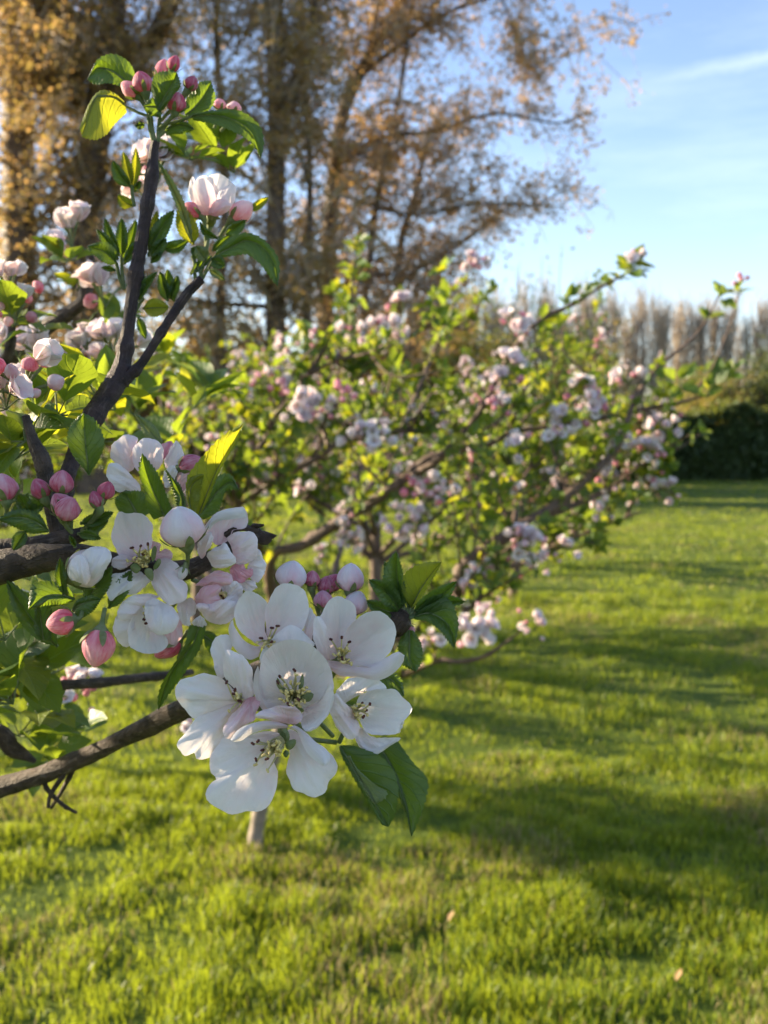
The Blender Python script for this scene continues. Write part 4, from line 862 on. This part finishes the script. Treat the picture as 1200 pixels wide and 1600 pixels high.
for px, py, d, k, s in ((462, 628, 2.4, 'open', 1), (470, 655, 2.4, 'open', 1), (492, 635, 2.4, 'open', 1), (530, 627, 2.4, 'bud', 1.2), (497, 660, 2.4, 'bud', 1.0), (420, 600, 2.5, 'bud', 1.3), (410, 605, 2.5, 'bud', 1.1), (565, 690, 2.4, 'open', 1.1), (585, 690, 2.4, 'open', 1.1), (600, 515, 2.6, 'mixed', 1.1), (630, 485, 2.6, 'open', 1.1), (612, 520, 2.6, 'open', 1), (545, 525, 2.6, 'mixed', 1),
                        (805, 515, 2.45, 'mixed', 1.2), (795, 580, 2.45, 'mixed', 1.2), (788, 600, 2.45, 'open', 1), (770, 635, 2.5, 'bud', 1.2), (920, 640, 2.6, 'mixed', 1.2), (905, 620, 2.6, 'mixed', 1.2), (935, 625, 2.6, 'bud', 1.2), (890, 650, 2.6, 'open', 1.1), (982, 600, 2.6, 'mixed', 1.1), (1015, 715, 2.6, 'open', 1.0), (1005, 712, 2.6, 'mixed', 1), (1035, 670, 2.6, 'open', 1),
                        (818, 700, 2.5, 'open', 1.0), (825, 855, 2.45, 'open', 1.2), (815, 850, 2.45, 'mixed', 1.1), (886, 862, 2.5, 'open', .9), (860, 880, 2.5, 'open', .8), (635, 820, 2.5, 'open', 1.2), (622, 812, 2.5, 'open', 1), (660, 775, 2.5, 'bud', 1.3), (665, 790, 2.5, 'bud', 1.2), (740, 985, 2.3, 'open', 1.1), (725, 995, 2.3, 'open', 1.1), (750, 970, 2.3, 'open', .9), (825, 972, 2.35, 'mixed', .8), (836, 985, 2.35, 'open', .8),
                        (986, 420, 2.45, 'mixed', 1.0), (735, 418, 3.3, 'mixed', 1.3), (737, 422, 3.3, 'bud', 1.2), (540, 840, 2.6, 'mixed', 1.1), (545, 850, 2.6, 'open', .9), (650, 1000, 2.4, 'open', .9), (690, 1000, 2.4, 'mixed', .9), (1155, 450, 2.7, 'bud', .9), (870, 690, 2.5, 'mixed', 1), (960, 690, 2.6, 'open', .9), (955, 745, 2.6, 'mixed', 1), (1043, 775, 2.7, 'open', 1), (945, 800, 2.6, 'open', .8), (395, 745, 2.6, 'mixed', 1), (420, 755, 2.6, 'open', .9), (350, 610, 2.6, 'open', 1)):
    bl(px, py, d, k, s)
for px, py in ((1000, 665), (1012, 672), (1024, 690), (1034, 712), (1001, 722), (1016, 742), (1028, 768), (1004, 738), (1036, 735), (1040, 660), (1044, 648), (992, 742)):
    bl(px, py, 2.75, kind_rand(.3), .95)
for px, py, d, s in ((984, 424, 2.45, 1.1), (990, 426, 2.45, 1), (940, 445, 2.45, .8), (915, 460, 2.45, .8), (890, 470, 2.45, .8), (1060, 600, 2.6, 1.3), (1130, 600, 2.7, 1.4), (1110, 610, 2.7, 1.2), (560, 380, 2.7, .8), (558, 400, 2.7, .9), (555, 420, 2.7, 1), (552, 440, 2.7, 1), (548, 465, 2.7, 1), (545, 490, 2.7, 1), (550, 510, 2.7, 1), (1155, 460, 2.7, .9), (1125, 465, 2.6, .9), (1105, 500, 2.6, .8), (700, 420, 3.2, 1.3), (700, 480, 3.0, 1.4), (480, 530, 2.7, 1.3), (470, 545, 2.7, 1.2)):
    bl(px, py, d, 'leaf', s)
tq, trd = pxpath([(396, 1330, 3.36, .027), (402, 1290, 3.36, .024), (412, 1235, 3.34, .023), (432, 1160, 3.3, .023), (452, 1080, 3.25, .025), (466, 1030, 3.2, .024)], 40)
tB = apple('young apple tree behind the white blossoms, pale lit trunk below and long limbs reaching right', (tq[0][0], tq[0][1]), limbs, (tq, trd), 285, .10, .82, .28, cap=98, extra=ex, step=.065)
def auto_tree(label, x, y, h0, reach, top, n, ntw, seed, pc=.26, cap=60, keep=40):
    loc = (x, y); lb = auto_limbs(loc, h0, reach, top, n, seed)
    tr = (resample([(x-.03, y, -.05), (x, y, h0*.5), (x, y, h0*1.05)], 16), np.linspace(.045, .032, 16))
    return apple(label, loc, lb, tr, ntw, pc, 1.15, .55, cap, keep)
auto_tree('middle-distance apple tree rising from a grass tuft in the open lawn', 1.05, 8.1, .72, 1.25, 2.15, 9, 90, 3)
auto_tree('farthest apple tree of the row, beside the dark hedge end', 2.35, 12.6, .8, 1.3, 2.2, 9, 80, 4)
auto_tree('apple tree at the left edge, behind the dark limb', -2.9, 6.6, .7, 1.35, 2.1, 9, 140, 5)
auto_tree('apple tree behind the open white blossoms, its trunk hidden by them', -.05, 6.0, .75, 1.25, 1.95, 10, 150, 12)
auto_tree('apple tree in front of the brown thicket, left of centre', -1.35, 7.4, .75, 1.4, 2.1, 10, 170, 6)
auto_tree('apple tree below the tall trunks, hidden by nearer blossom', -.2, 11.2, .75, 1.5, 2.2, 9, 100, 8)
auto_tree('apple tree in the far left row below the tall bronze trees', -4.4, 10.5, .75, 1.5, 2.2, 9, 90, 9, cap=30)
auto_tree('unseen apple tree added out on the left, crown shaped to shade the near lawn', -4.2, 5.0, 1.5, .5, 2.3, 9, 110, 41, cap=0, keep=0)  # added out of view; high narrow crown casts a shadow band on the lawn
# neighbours of the rows out of the picture on the sunny side: they shade the lawn
for i, (x, y) in enumerate(((-5.4, 7.6), (-7.2, 12.0))):
    auto_tree('apple tree of the neighbouring row out on the left', x, y, .75, 1.5, 2.1, 8, 70, 20+i, cap=0, keep=0)
# ------------------------------------------------------------------ lawn
def vnoise(x, y, sc, seed=0):
    g = np.random.default_rng(seed).random((64, 64)); x = x/sc; y = y/sc
    i = np.floor(x).astype(int); j = np.floor(y).astype(int); fx = x-i; fy = y-j; fx = fx*fx*(3-2*fx); fy = fy*fy*(3-2*fy)
    a = g[i % 64, j % 64]; b = g[(i+1) % 64, j % 64]; c = g[i % 64, (j+1) % 64]; d = g[(i+1) % 64, (j+1) % 64]
    return (a*(1-fx)+b*fx)*(1-fy)+(c*(1-fx)+d*fx)*fy
def gh(x, y):
    f = np.exp(-(x*x+y*y)/900.0)
    return f*(0.05*(vnoise(x, y, 1.7, 1)-.5)+0.025*(vnoise(x, y, .5, 2)-.5))
k = np.linspace(-1, 1, 181); gx = np.sinh(k*6.2)/np.sinh(6.2)*700
X, Y = np.meshgrid(gx, gx+4, indexing='ij')
mb = MB(); mb.add(np.stack([X, Y, gh(X, Y)], -1).reshape(-1, 3), gridF(181, 181)[:, ::-1]); tag(mb.build('ground', ['ground']), kind='structure')
def blades(n, y0, y1, hmul, wmin, margin=1.0, seed=1):
    g = np.random.default_rng(seed)
    y = np.sqrt(g.random(n)*(y1**2-y0**2)+y0**2); x = (g.random(n)*2-1)*(y*.40+margin)
    cl = vnoise(x, y, .11, 5)*.5+vnoise(x, y, .35, 6)*.5; big = vnoise(x, y, 1.3, 7)
    keep = g.random(n) < np.clip(.25+2.0*(cl-.3), .10, 1); x, y, cl, big = x[keep], y[keep], cl[keep], big[keep]; n = len(x)
    h = (.016+.075*cl**2.1+.02*g.random(n))*(.75+.5*big)*hmul; wd = np.maximum(wmin, .0030*(.7+.7*g.random(n)))
    tuft = np.exp(-(((x-1.06)/.13)**2+((y-8.05)/.13)**2)); h *= 1+2.2*tuft
    a = g.random(n)*6.2832; lean = np.abs(g.normal(.25, .35, n)); ld = a+g.normal(0, .8, n)
    b = np.stack([x, y, gh(x, y)-.004], 1); sd = np.stack([np.cos(a+1.57), np.sin(a+1.57), 0*a], 1); dr = np.stack([np.cos(ld), np.sin(ld), 0*a], 1)
    up = np.array([0, 0, 1.0])
    def at_(f): 
        bend = lean*f
        return b+up*(h*f*np.cos(bend*.8))[:, None]+dr*(h*f*np.sin(bend))[:, None]
    m1, m2, t = at_(.45), at_(.8), at_(1.0)
    V = np.stack([b-sd*wd[:, None]*.4, b+sd*wd[:, None]*.4, m1-sd*wd[:, None]*.5, m1+sd*wd[:, None]*.5, m2-sd*wd[:, None]*.33, m2+sd*wd[:, None]*.33, t], 1)
    D = np.zeros((n, 7, 3)); D[:, :, 2] = (g.random(n)*.6+vnoise(x, y, .5, 8)*.4)[:, None]
    i = np.arange(n)*7
    q = np.concatenate([np.stack([i, i+1, i+3, i+2], 1), np.stack([i+2, i+3, i+5, i+4], 1)]); tri = np.stack([i+4, i+5, i+6], 1)
    straw = g.random(n) < np.clip((vnoise(x, y, .45, 9)-.56)*1.5, .03, .4)
    return V, D, q, tri, straw
mb = MB()
for n, y0, y1, hm, wm, mg, sd in ((150000, 1.7, 4.2, .95, .0022, .8, 11), (140000, 4.2, 8.5, .85, .0036, 1.0, 12), (100000, 8.5, 17, .75, .008, 1.5, 13), (60000, 17, 33, .7, .018, 2.0, 14)):
    V, D, q, tri, st = blades(n, y0, y1, hm, wm, mg, sd)
    base = mb.n; nn = len(V); mb.V.append(V.reshape(-1, 3)); mb.D.append(D.reshape(-1, 3)); mb.n += nn*7
    st3 = st; qs = np.concatenate([st, st])
    mb.F += [(q[~qs]+base, 0), (q[qs]+base, 1), (tri[~st]+base, 0), (tri[st]+base, 1)]
tag(mb.build('grass', ['grass', 'straw'], smooth=False), kind='stuff')
for px, py, d, lab in ((700, 1466, 2.75, 'small tan fallen leaf lying on the bright grass below the hanging leaves'), (1055, 1553, 2.45, 'pinkish fallen leaf curled in the grass at the lower right')):
    mb = MB(); p = P(px, py, d); p[2] = gh(p[0:1], p[1:2])[0]+.05
    small_leaf(mb, p, [.5, .2, .45], [0, 0, 1], .030, .009, -.3, .5, 0); tag(mb.build('fallen_leaf', ['deadleaf']), lab, 'leaf', 'fallen leaves on the lawn')

# ------------------------------------------------------------------ background
def leaf_cards(mb, C, size, mat=0, rnd=None, up=.3, cnt=None):
    """small folded leaves (two triangles-quads each) at centres C"""
    n = len(C); g = rng
    d = g.normal(0, 1, (n, 3)); d[:, 2] -= up; d /= np.linalg.norm(d, axis=1)[:, None]
    s = np.cross(d, g.normal(0, 1, (n, 3))); s /= np.linalg.norm(s, axis=1)[:, None]+1e-9; nr = np.cross(d, s)
    L = size*g.uniform(.6, 1.3, n)[:, None]; Wd = L*.36
    V = np.stack([C-d*L*.5, C+s*Wd+nr*Wd*.4-d*L*.05, C+d*L*.5, C-s*Wd+nr*Wd*.4-d*L*.05], 1)
    D = np.zeros((n, 4, 3)); D[:, :, 2] = (g.random(n) if rnd is None else rnd)[:, None]
    i = np.arange(n)*4
    mb.add(V.reshape(-1, 3), np.concatenate([np.stack([i, i+1, i+2], 1), np.stack([i, i+2, i+3], 1)]), D.reshape(-1, 3), mat)
YB = 24.0
def bronze(label, limbs_px, crown, seed, n_limb, leaf_n, mats=('rust', 'olive'), lsz=.10, h=15.5, y=YB, spread=3.4, trunk_leaf=900, r0=.3, droop=.25, zlow=2.5, azb=None):
    """tall tree: trunk polylines in photo pixels at distance y, then limbs, twigs and small leaves"""
    g = np.random.default_rng(seed)
    stems = [pxpath([(a, b, y, r) for a, b, r in s], 40) for s in limbs_px]
    base = stems[0][0][0]
    root = thing('bronze_leaved_tree', label, 'tree', (base[0], base[1], 0), 'tall trees with bronze young leaves')
    mb = MB(); tube(mb, *stems[0], 10, 0, .5, .05); tr = mb.build('trunk', ['bark_big'], root)
    for s in stems[1:]: mb = MB(); tube(mb, *s, 8, 0, .5, .06); mb.build('limb', ['bark_big'], root)
    tw = MB(); LC = []
    for i in range(n_limb):
        s = stems[int(g.integers(len(stems)))] if g.random() < .5 else stems[0]
        q = s[0]; zs = q[:, 2]
        z = g.uniform(zlow, zs.max()); kk = int(np.argmin(np.abs(zs-z))); p = q[kk]
        az = g.uniform(0, 6.28) if azb is None or g.random() < .45 else azb+g.normal(0, .5)
        L = spread*g.uniform(.45, 1.0)*(1.1-.45*z/h); el = g.uniform(.15, .9)
        d = np.array([math.cos(az)*math.cos(el), math.sin(az)*math.cos(el)*.7, math.sin(el)])
        e = p+d*L; m = p+d*L*.5+[0, 0, .18*L]; e[2] -= droop*L*.4
        lq = resample([p, m, e], 18); rr = np.linspace(min(.045, s[1][kk]*.45), .009, 18)
        if i < 30: lm = MB(); tube(lm, lq, rr, 6, 0, .5, .06); lm.build('limb', ['bark_big'], root)
        else: tube(tw, lq, rr, 5, 0, .5, .05)
        for j in range(int(7+L*2.6)):
            t = g.uniform(.2, 1); k0 = min(16, int(t*17)); pp = lq[k0]; tn = unit(lq[k0+1]-lq[k0])
            dd = unit(tn*.6+g.normal(0, .6, 3)+[0, 0, -.15]); l2 = g.uniform(.35, 1.15)
            te = pp+dd*l2-[0, 0, droop*l2*.5]; tq_ = resample([pp, pp+dd*l2*.5+g.normal(0, .05, 3), te], 8)
            tube(tw, tq_, np.linspace(.013, .005, 8), 3, 0, .5, 0, cap=False)
            for q2 in range(3):
                k1 = int(g.integers(2, 7)); d3 = unit(dd*.5+g.normal(0, .7, 3)); l3 = g.uniform(.15, .5)
                tube(tw, np.array([tq_[k1], tq_[k1]+d3*l3*.5, tq_[k1]+d3*l3-[0, 0, .05]]), [.007, .005, .003], 3, 0, .5, 0, cap=False)
                c = tq_[k1]+d3*l3*g.uniform(.4, 1, (leaf_n, 1))+g.normal(0, .07, (leaf_n, 3)); LC.append(c)
    for s_ in stems[1:]:
        for j in range(int(26+len(s_[0])*.9)):
            k0 = int(g.integers(8, 39)); pp = s_[0][k0]; tn = unit(s_[0][k0]-s_[0][k0-1]); dd = unit(tn*.55+g.normal(0, .6, 3)+[0, 0, .1]); l2 = g.uniform(.35, 1.3)
            tq_ = resample([pp, pp+dd*l2*.5+g.normal(0, .06, 3), pp+dd*l2-[0, 0, droop*l2*.5]], 8); tube(tw, tq_, np.linspace(.014, .005, 8), 3, 0, .5, 0, cap=False)
            for q2 in range(4):
                k1 = int(g.integers(2, 8)); d3 = unit(dd*.5+g.normal(0, .7, 3)); l3 = g.uniform(.15, .55)
                tube(tw, np.array([tq_[k1], tq_[k1]+d3*l3*.5, tq_[k1]+d3*l3-[0, 0, .05]]), [.007, .005, .003], 3, 0, .5, 0, cap=False)
                LC.append(tq_[k1]+d3*l3*g.uniform(.4, 1, (leaf_n, 1))+g.normal(0, .07, (leaf_n, 3)))
    tag(tw.build('twigs', ['poplar'], root), kind='stuff')
    cr = MB(); C = np.concatenate(LC)
    # shoots and leaves all along the trunk
    if trunk_leaf:
        for s in stems[:1]:
            kk = g.integers(0, 40, trunk_leaf); c = s[0][kk]+g.normal(0, 1, (trunk_leaf, 3))*[.42, .42, .3]; C = np.concatenate([C, c])
    clump = vnoise(C[:, 0]*3+C[:, 1], C[:, 2]*3, 1.6, seed)
    sel = g.random(len(C)) < .42; leaf_cards(cr, C[sel], lsz, 0, np.clip(clump[sel]+g.normal(0, .2, sel.sum()), 0, 1)); leaf_cards(cr, C[~sel], lsz, 1, np.clip(clump[~sel]+g.normal(0, .2, (~sel).sum()), 0, 1))
    tag(cr.build('crown', list(mats), root), kind='stuff'); return root
def gpx(px, y): return px
T = 780
bronze('thick leafy bronze tree at the left edge of the picture', [[(15, 790, .5), (22, 600, .42), (30, 400, .40), (28, 150, .36), (20, -80, .30), (10, -400, .12)], [(28, 150, .2), (70, 60, .15), (120, -60, .1)]], None, 31, 100, 6, h=17, spread=4.2, trunk_leaf=5200, azb=0, lsz=.12)
bronze('bronze tree with a dark forked trunk, second from the left', [[(150, 790, .46), (140, 600, .40), (135, 400, .37), (150, 200, .36), (172, 90, .34), (178, -60, .27), (180, -400, .1)], [(155, 190, .22), (205, 110, .22), (250, 40, .2), (300, -60, .15)], [(140, 340, .14), (230, 255, .10), (330, 240, .05)], [(150, 200, .13), (80, 90, .10), (30, -20, .06)]], None, 32, 100, 6, h=17, spread=4.2, trunk_leaf=2200, lsz=.10)
bronze('slender upright bronze tree left of the tallest shoot of apple leaves', [[(436, 785, .24), (432, 600, .23), (430, 400, .22), (432, 200, .20), (428, 60, .18), (445, -100, .13), (450, -300, .06)], [(432, 240, .10), (480, 80, .08), (500, -50, .04)], [(430, 480, .07), (300, 470, .05), (180, 450, .02)], [(476, 785, .12), (480, 500, .10), (484, 260, .08), (470, 60, .06), (478, -120, .03)], [(350, 785, .13), (344, 500, .11), (352, 260, .09), (338, 60, .07), (350, -120, .03)]], None, 33, 120, 5, h=15, spread=3.2, trunk_leaf=1300, y=23)
bronze('bronze tree leaning right, its open outer boughs against the sky', [[(505, 785, .22), (507, 600, .21), (510, 450, .20), (520, 300, .18), (535, 180, .16), (575, 90, .14), (620, 10, .11), (660, -150, .05)], [(525, 260, .09), (600, 215, .07), (675, 205, .045), (774, 178, .035), (873, 192, .024), (935, 170, .01)], [(560, 120, .08), (680, 30, .05), (780, -10, .04), (850, -40, .02)], [(520, 300, .07), (640, 335, .04), (740, 318, .032), (840, 318, .02), (890, 285, .01)], [(575, 90, .07), (600, -40, .06), (620, -150, .03)], [(548, 785, .12), (566, 520, .10), (588, 320, .08), (625, 140, .06), (650, -40, .03)], [(780, -12, .03), (815, 76, .022), (840, 120, .012)]], None, 34, 84, 4, mats=('rust', 'rust'), h=14, spread=3.6, trunk_leaf=900, azb=0.0, droop=.3, y=24.5, lsz=.10)
bronze('thin small bronze tree on the right of the tall group', [[(618, 780, .13), (620, 600, .11), (624, 400, .09), (650, 300, .07), (670, 200, .04)], [(622, 440, .05), (720, 380, .04), (800, 320, .02)], [(622, 480, .04), (540, 400, .03), (500, 330, .02)]], None, 35, 44, 3, mats=('rust', 'rust'), h=11, spread=3.0, trunk_leaf=400, azb=0.3, y=25, lsz=.10)
def bush(name, label, cat, px, y, w_, d_, h, n, mats, sz, group, seed, base_z=0.0, airy=.0, twc='bark_big'):
    g = np.random.default_rng(seed); c = np.array([(px-600)/1600*y, y, 0])
    root = thing(name, label, cat, c, group)
    tw = MB(); ends = []
    for i in range(int(22+10*w_)):
        a = g.uniform(0, 6.28); r = math.sqrt(g.random()); e = c+[math.cos(a)*r*w_/2, math.sin(a)*r*d_/2, h*(1-.55*r*r)*g.uniform(.7, 1.05)]
        b = c+[math.cos(a)*r*w_*.22, math.sin(a)*r*d_*.22, 0]
        q = resample([b, (b+e)/2+g.normal(0, .12, 3), e], 10); tube(tw, q, np.linspace(.03, .006, 10), 4, 0, .5, .05, cap=False); ends.append(q)
        for j in range(4):
            k0 = int(g.integers(3, 9)); dd = g.normal(0, 1, 3)*[.3, .3, .25]+[0, 0, .15]; q2 = np.array([q[k0], q[k0]+dd*.5, q[k0]+dd]); tube(tw, q2, [.009, .006, .004], 3, 0, .5, 0, cap=False); ends.append(resample(q2, 10))
    tag(tw.build('stems', [twc], root), kind='stuff')
    E = np.concatenate([q[4:] for q in ends]); C = E[g.integers(0, len(E), n)]+g.normal(0, .16+.1*airy, (n, 3)); C[:, 2] = np.maximum(C[:, 2], .05)
    mb = MB(); rn = np.clip(vnoise(C[:, 0]*2+C[:, 1], C[:, 2]*2, .9, seed)+g.normal(0, .2, n), 0, 1); sel = g.random(n) < .5
    leaf_cards(mb, C[sel], sz, 0, rn[sel]); leaf_cards(mb, C[~sel], sz, 1, rn[~sel])
    tag(mb.build('crown', list(mats), root), kind='stuff'); return root
bs = 'shrubs of the thicket under the tall trees'
for i, (px, y, w_, h, mats, lab) in enumerate(((-60, 26, 5, 3.6, ('olive', 'bushleaf'), 'brown-green thicket shrub at the left edge under the thick tree'), (120, 27, 5, 3.4, ('olive', 'rust'), 'brown thicket shrub between the two thick trunks'), (290, 26.5, 4.6, 3.9, ('olive', 'rust'), 'brown thicket shrub between the forked trunk and the slender trunk'), (390, 27, 4, 3.2, ('olive', 'bushleaf'), 'low thicket shrub just left of the slender trunk'), (580, 27, 3.4, 3.6, ('olive', 'rust'), 'brown thicket shrub right of the leaning trunk'), (700, 27, 4.0, 3.8, ('olive', 'paleleaf'), 'brown-green thicket shrub under the outer boughs'))):
    bush('shrub', lab, 'shrub', px, y, w_*1.15, 2.4, h*1.4, 22000, mats, .12, bs, 50+i, airy=.6)
bush('pale_young_tree', 'pale feathery green young tree right of the bronze boughs', 'tree', 850, 25, 3.0, 2.4, 6.0, 2600, ('paleleaf', 'paleleaf'), .10, None, 61, airy=1.2)
bush('shrub', 'round green bush below the bare poplars, behind the apple limbs', 'shrub', 905, 29, 3.6, 2.4, 5.0, 9000, ('bushleaf', 'olive'), .10, None, 62)
bush('shrub', 'yellow-green bush behind the hedge at the foot of the poplars', 'shrub', 1120, 33.4, 3.2, 2.4, 4.4, 11000, ('paleleaf', 'olive'), .10, None, 63)
bush('shrub', 'dark green bush at the right edge behind the hedge', 'shrub', 1205, 33.4, 4.2, 2.6, 4.6, 14000, ('bushleaf', 'hedgeleaf'), .10, None, 64)
bush('shrub', 'small orange-tinted shrub peeping over the dark hedge', 'shrub', 1085, 32.5, 1.0, .9, 2.1, 900, ('olive', 'paleleaf'), .09, None, 65)
# clipped dark hedge along the far end of the lawn
hd = thing('hedge', 'dark clipped hedge along the far end of the lawn', 'hedge', (4, 31, 0))
n = 90000; g = np.random.default_rng(77)
x = g.uniform(-14, 24, n); u = g.random(n); side = g.random(n)
top = 1.6+.55*vnoise(x, x*0, 1.3, 3)+.22*vnoise(x, x*0, .35, 4)
z = np.where(side < .35, top-g.random(n)**2*.35, top*g.random(n)); yy = np.where(side < .35, g.uniform(30.5, 32.0, n), 30.5+.5*(vnoise(x, z, .8, 5)-.3)+np.abs(g.normal(0, .14, n)))
mb = MB(); leaf_cards(mb, np.stack([x, yy, np.maximum(z, .03)], 1), .12, 0)
mb.F = [(f, 0) for f, _ in mb.F]
C = np.stack([x, yy+.02, z+.06], 1)[z > top-.32][:16000]; leaf_cards(mb, C+g.normal(0, .09, C.shape), .11, 1); tag(mb.build('foliage', ['hedgeleaf', 'bushleaf'], hd), kind='stuff')  # lighter leaves on the hedge top put its sunlight into the colour
mb = MB()
for xx in np.arange(-14, 24, .5):
    tube(mb, resample([(xx, 31.2, -.05), (xx+.05, 31.25, .8), (xx-.05, 31.2, 1.6)], 6), [.05, .04, .03, .03, .02, .01], 5, 0)
    for _ in range(3): tube(mb, np.array([(xx, 31.2, .5), (xx+g.uniform(-.3, .3), 31.2+g.uniform(-.4, .4), 1.2), (xx+g.uniform(-.4, .4), 31.2+g.uniform(-.5, .5), 1.7)]), [.03, .02, .01], 4, 0)
tag(mb.build('stems', ['bark_big'], hd), kind='stuff')
v = []; nx = 120; xs = np.linspace(-13.9, 23.9, nx); prof = [(31.0, 0), (30.95, 1.0), (31.0, 1.6), (31.3, 1.75), (31.6, 1.6), (31.7, 0)]
mb = MB(); mb.add(np.array([[(xa, ya+.1*math.sin(xa*3+za), za+.1*math.sin(xa*2.3)*(za > 1)) for ya, za in prof] for xa in xs]).reshape(-1, 3), gridF(nx, 6)); mb.build('inner_growth', ['hedgeleaf'], hd)
# row of bare poplars far off
def poplar_mesh(seed):
    g = np.random.default_rng(seed); H = g.uniform(10.3, 12.0)
    t = MB(); tube(t, resample([(0, 0, -.1), (g.normal(0, .1), 0, H*.5), (g.normal(0, .15), 0, H)], 14), np.linspace(.15, .02, 14), 6, 0, .5, .03)
    c = MB()
    for i in range(100):
        z = g.uniform(1.2, H*.93); a = g.uniform(0, 6.28); L = g.uniform(1.2, 3.4)*(1.05-.55*z/H); sp_ = g.uniform(.12, .42)
        d = np.array([math.cos(a)*sp_, math.sin(a)*sp_, 1]); p = np.array([0, 0, z])
        q = resample([p, p+d*L*.4+[math.cos(a)*.12, math.sin(a)*.12, 0], p+d*L], 5); tube(c, q, np.linspace(.035, .008, 5), 3, 0, .5, 0, cap=False)
        for j in range(4):
            k = int(g.integers(1, 5)); d2 = np.array([g.normal(0, .25), g.normal(0, .25), 1]); l = g.uniform(.4, 1.1); tube(c, np.array([q[k], q[k]+d2*l*.5, q[k]+d2*l]), [.013, .010, .005], 3, 0, .5, 0, cap=False)
    return t.mesh('trunk', ['poplar']), c.mesh('crown', ['poplar'])
PM = [poplar_mesh(90+i) for i in range(5)]
i = 0
for px in np.arange(640, 1330, 9.5):
    px += rng.uniform(-6, 6); y = 78+rng.uniform(-2, 4)+ (px-900)*.004
    o = thing('poplar', 'bare brown poplar in the straight row beyond the hedge', 'tree', ((px-600)/1600*y, y, 0), 'row of bare poplars on the horizon')
    o.rotation_euler[2] = rng.random()*6; s = rng.uniform(.90, 1.07); o.scale = (1.25*s, 1.25*s, s)
    t_, c_ = PM[i % 5]; i += 1
    for nm, me in (('trunk', t_), ('crown', c_)):
        q = bpy.data.objects.new(nm, me); COL.objects.link(q); q.parent = o
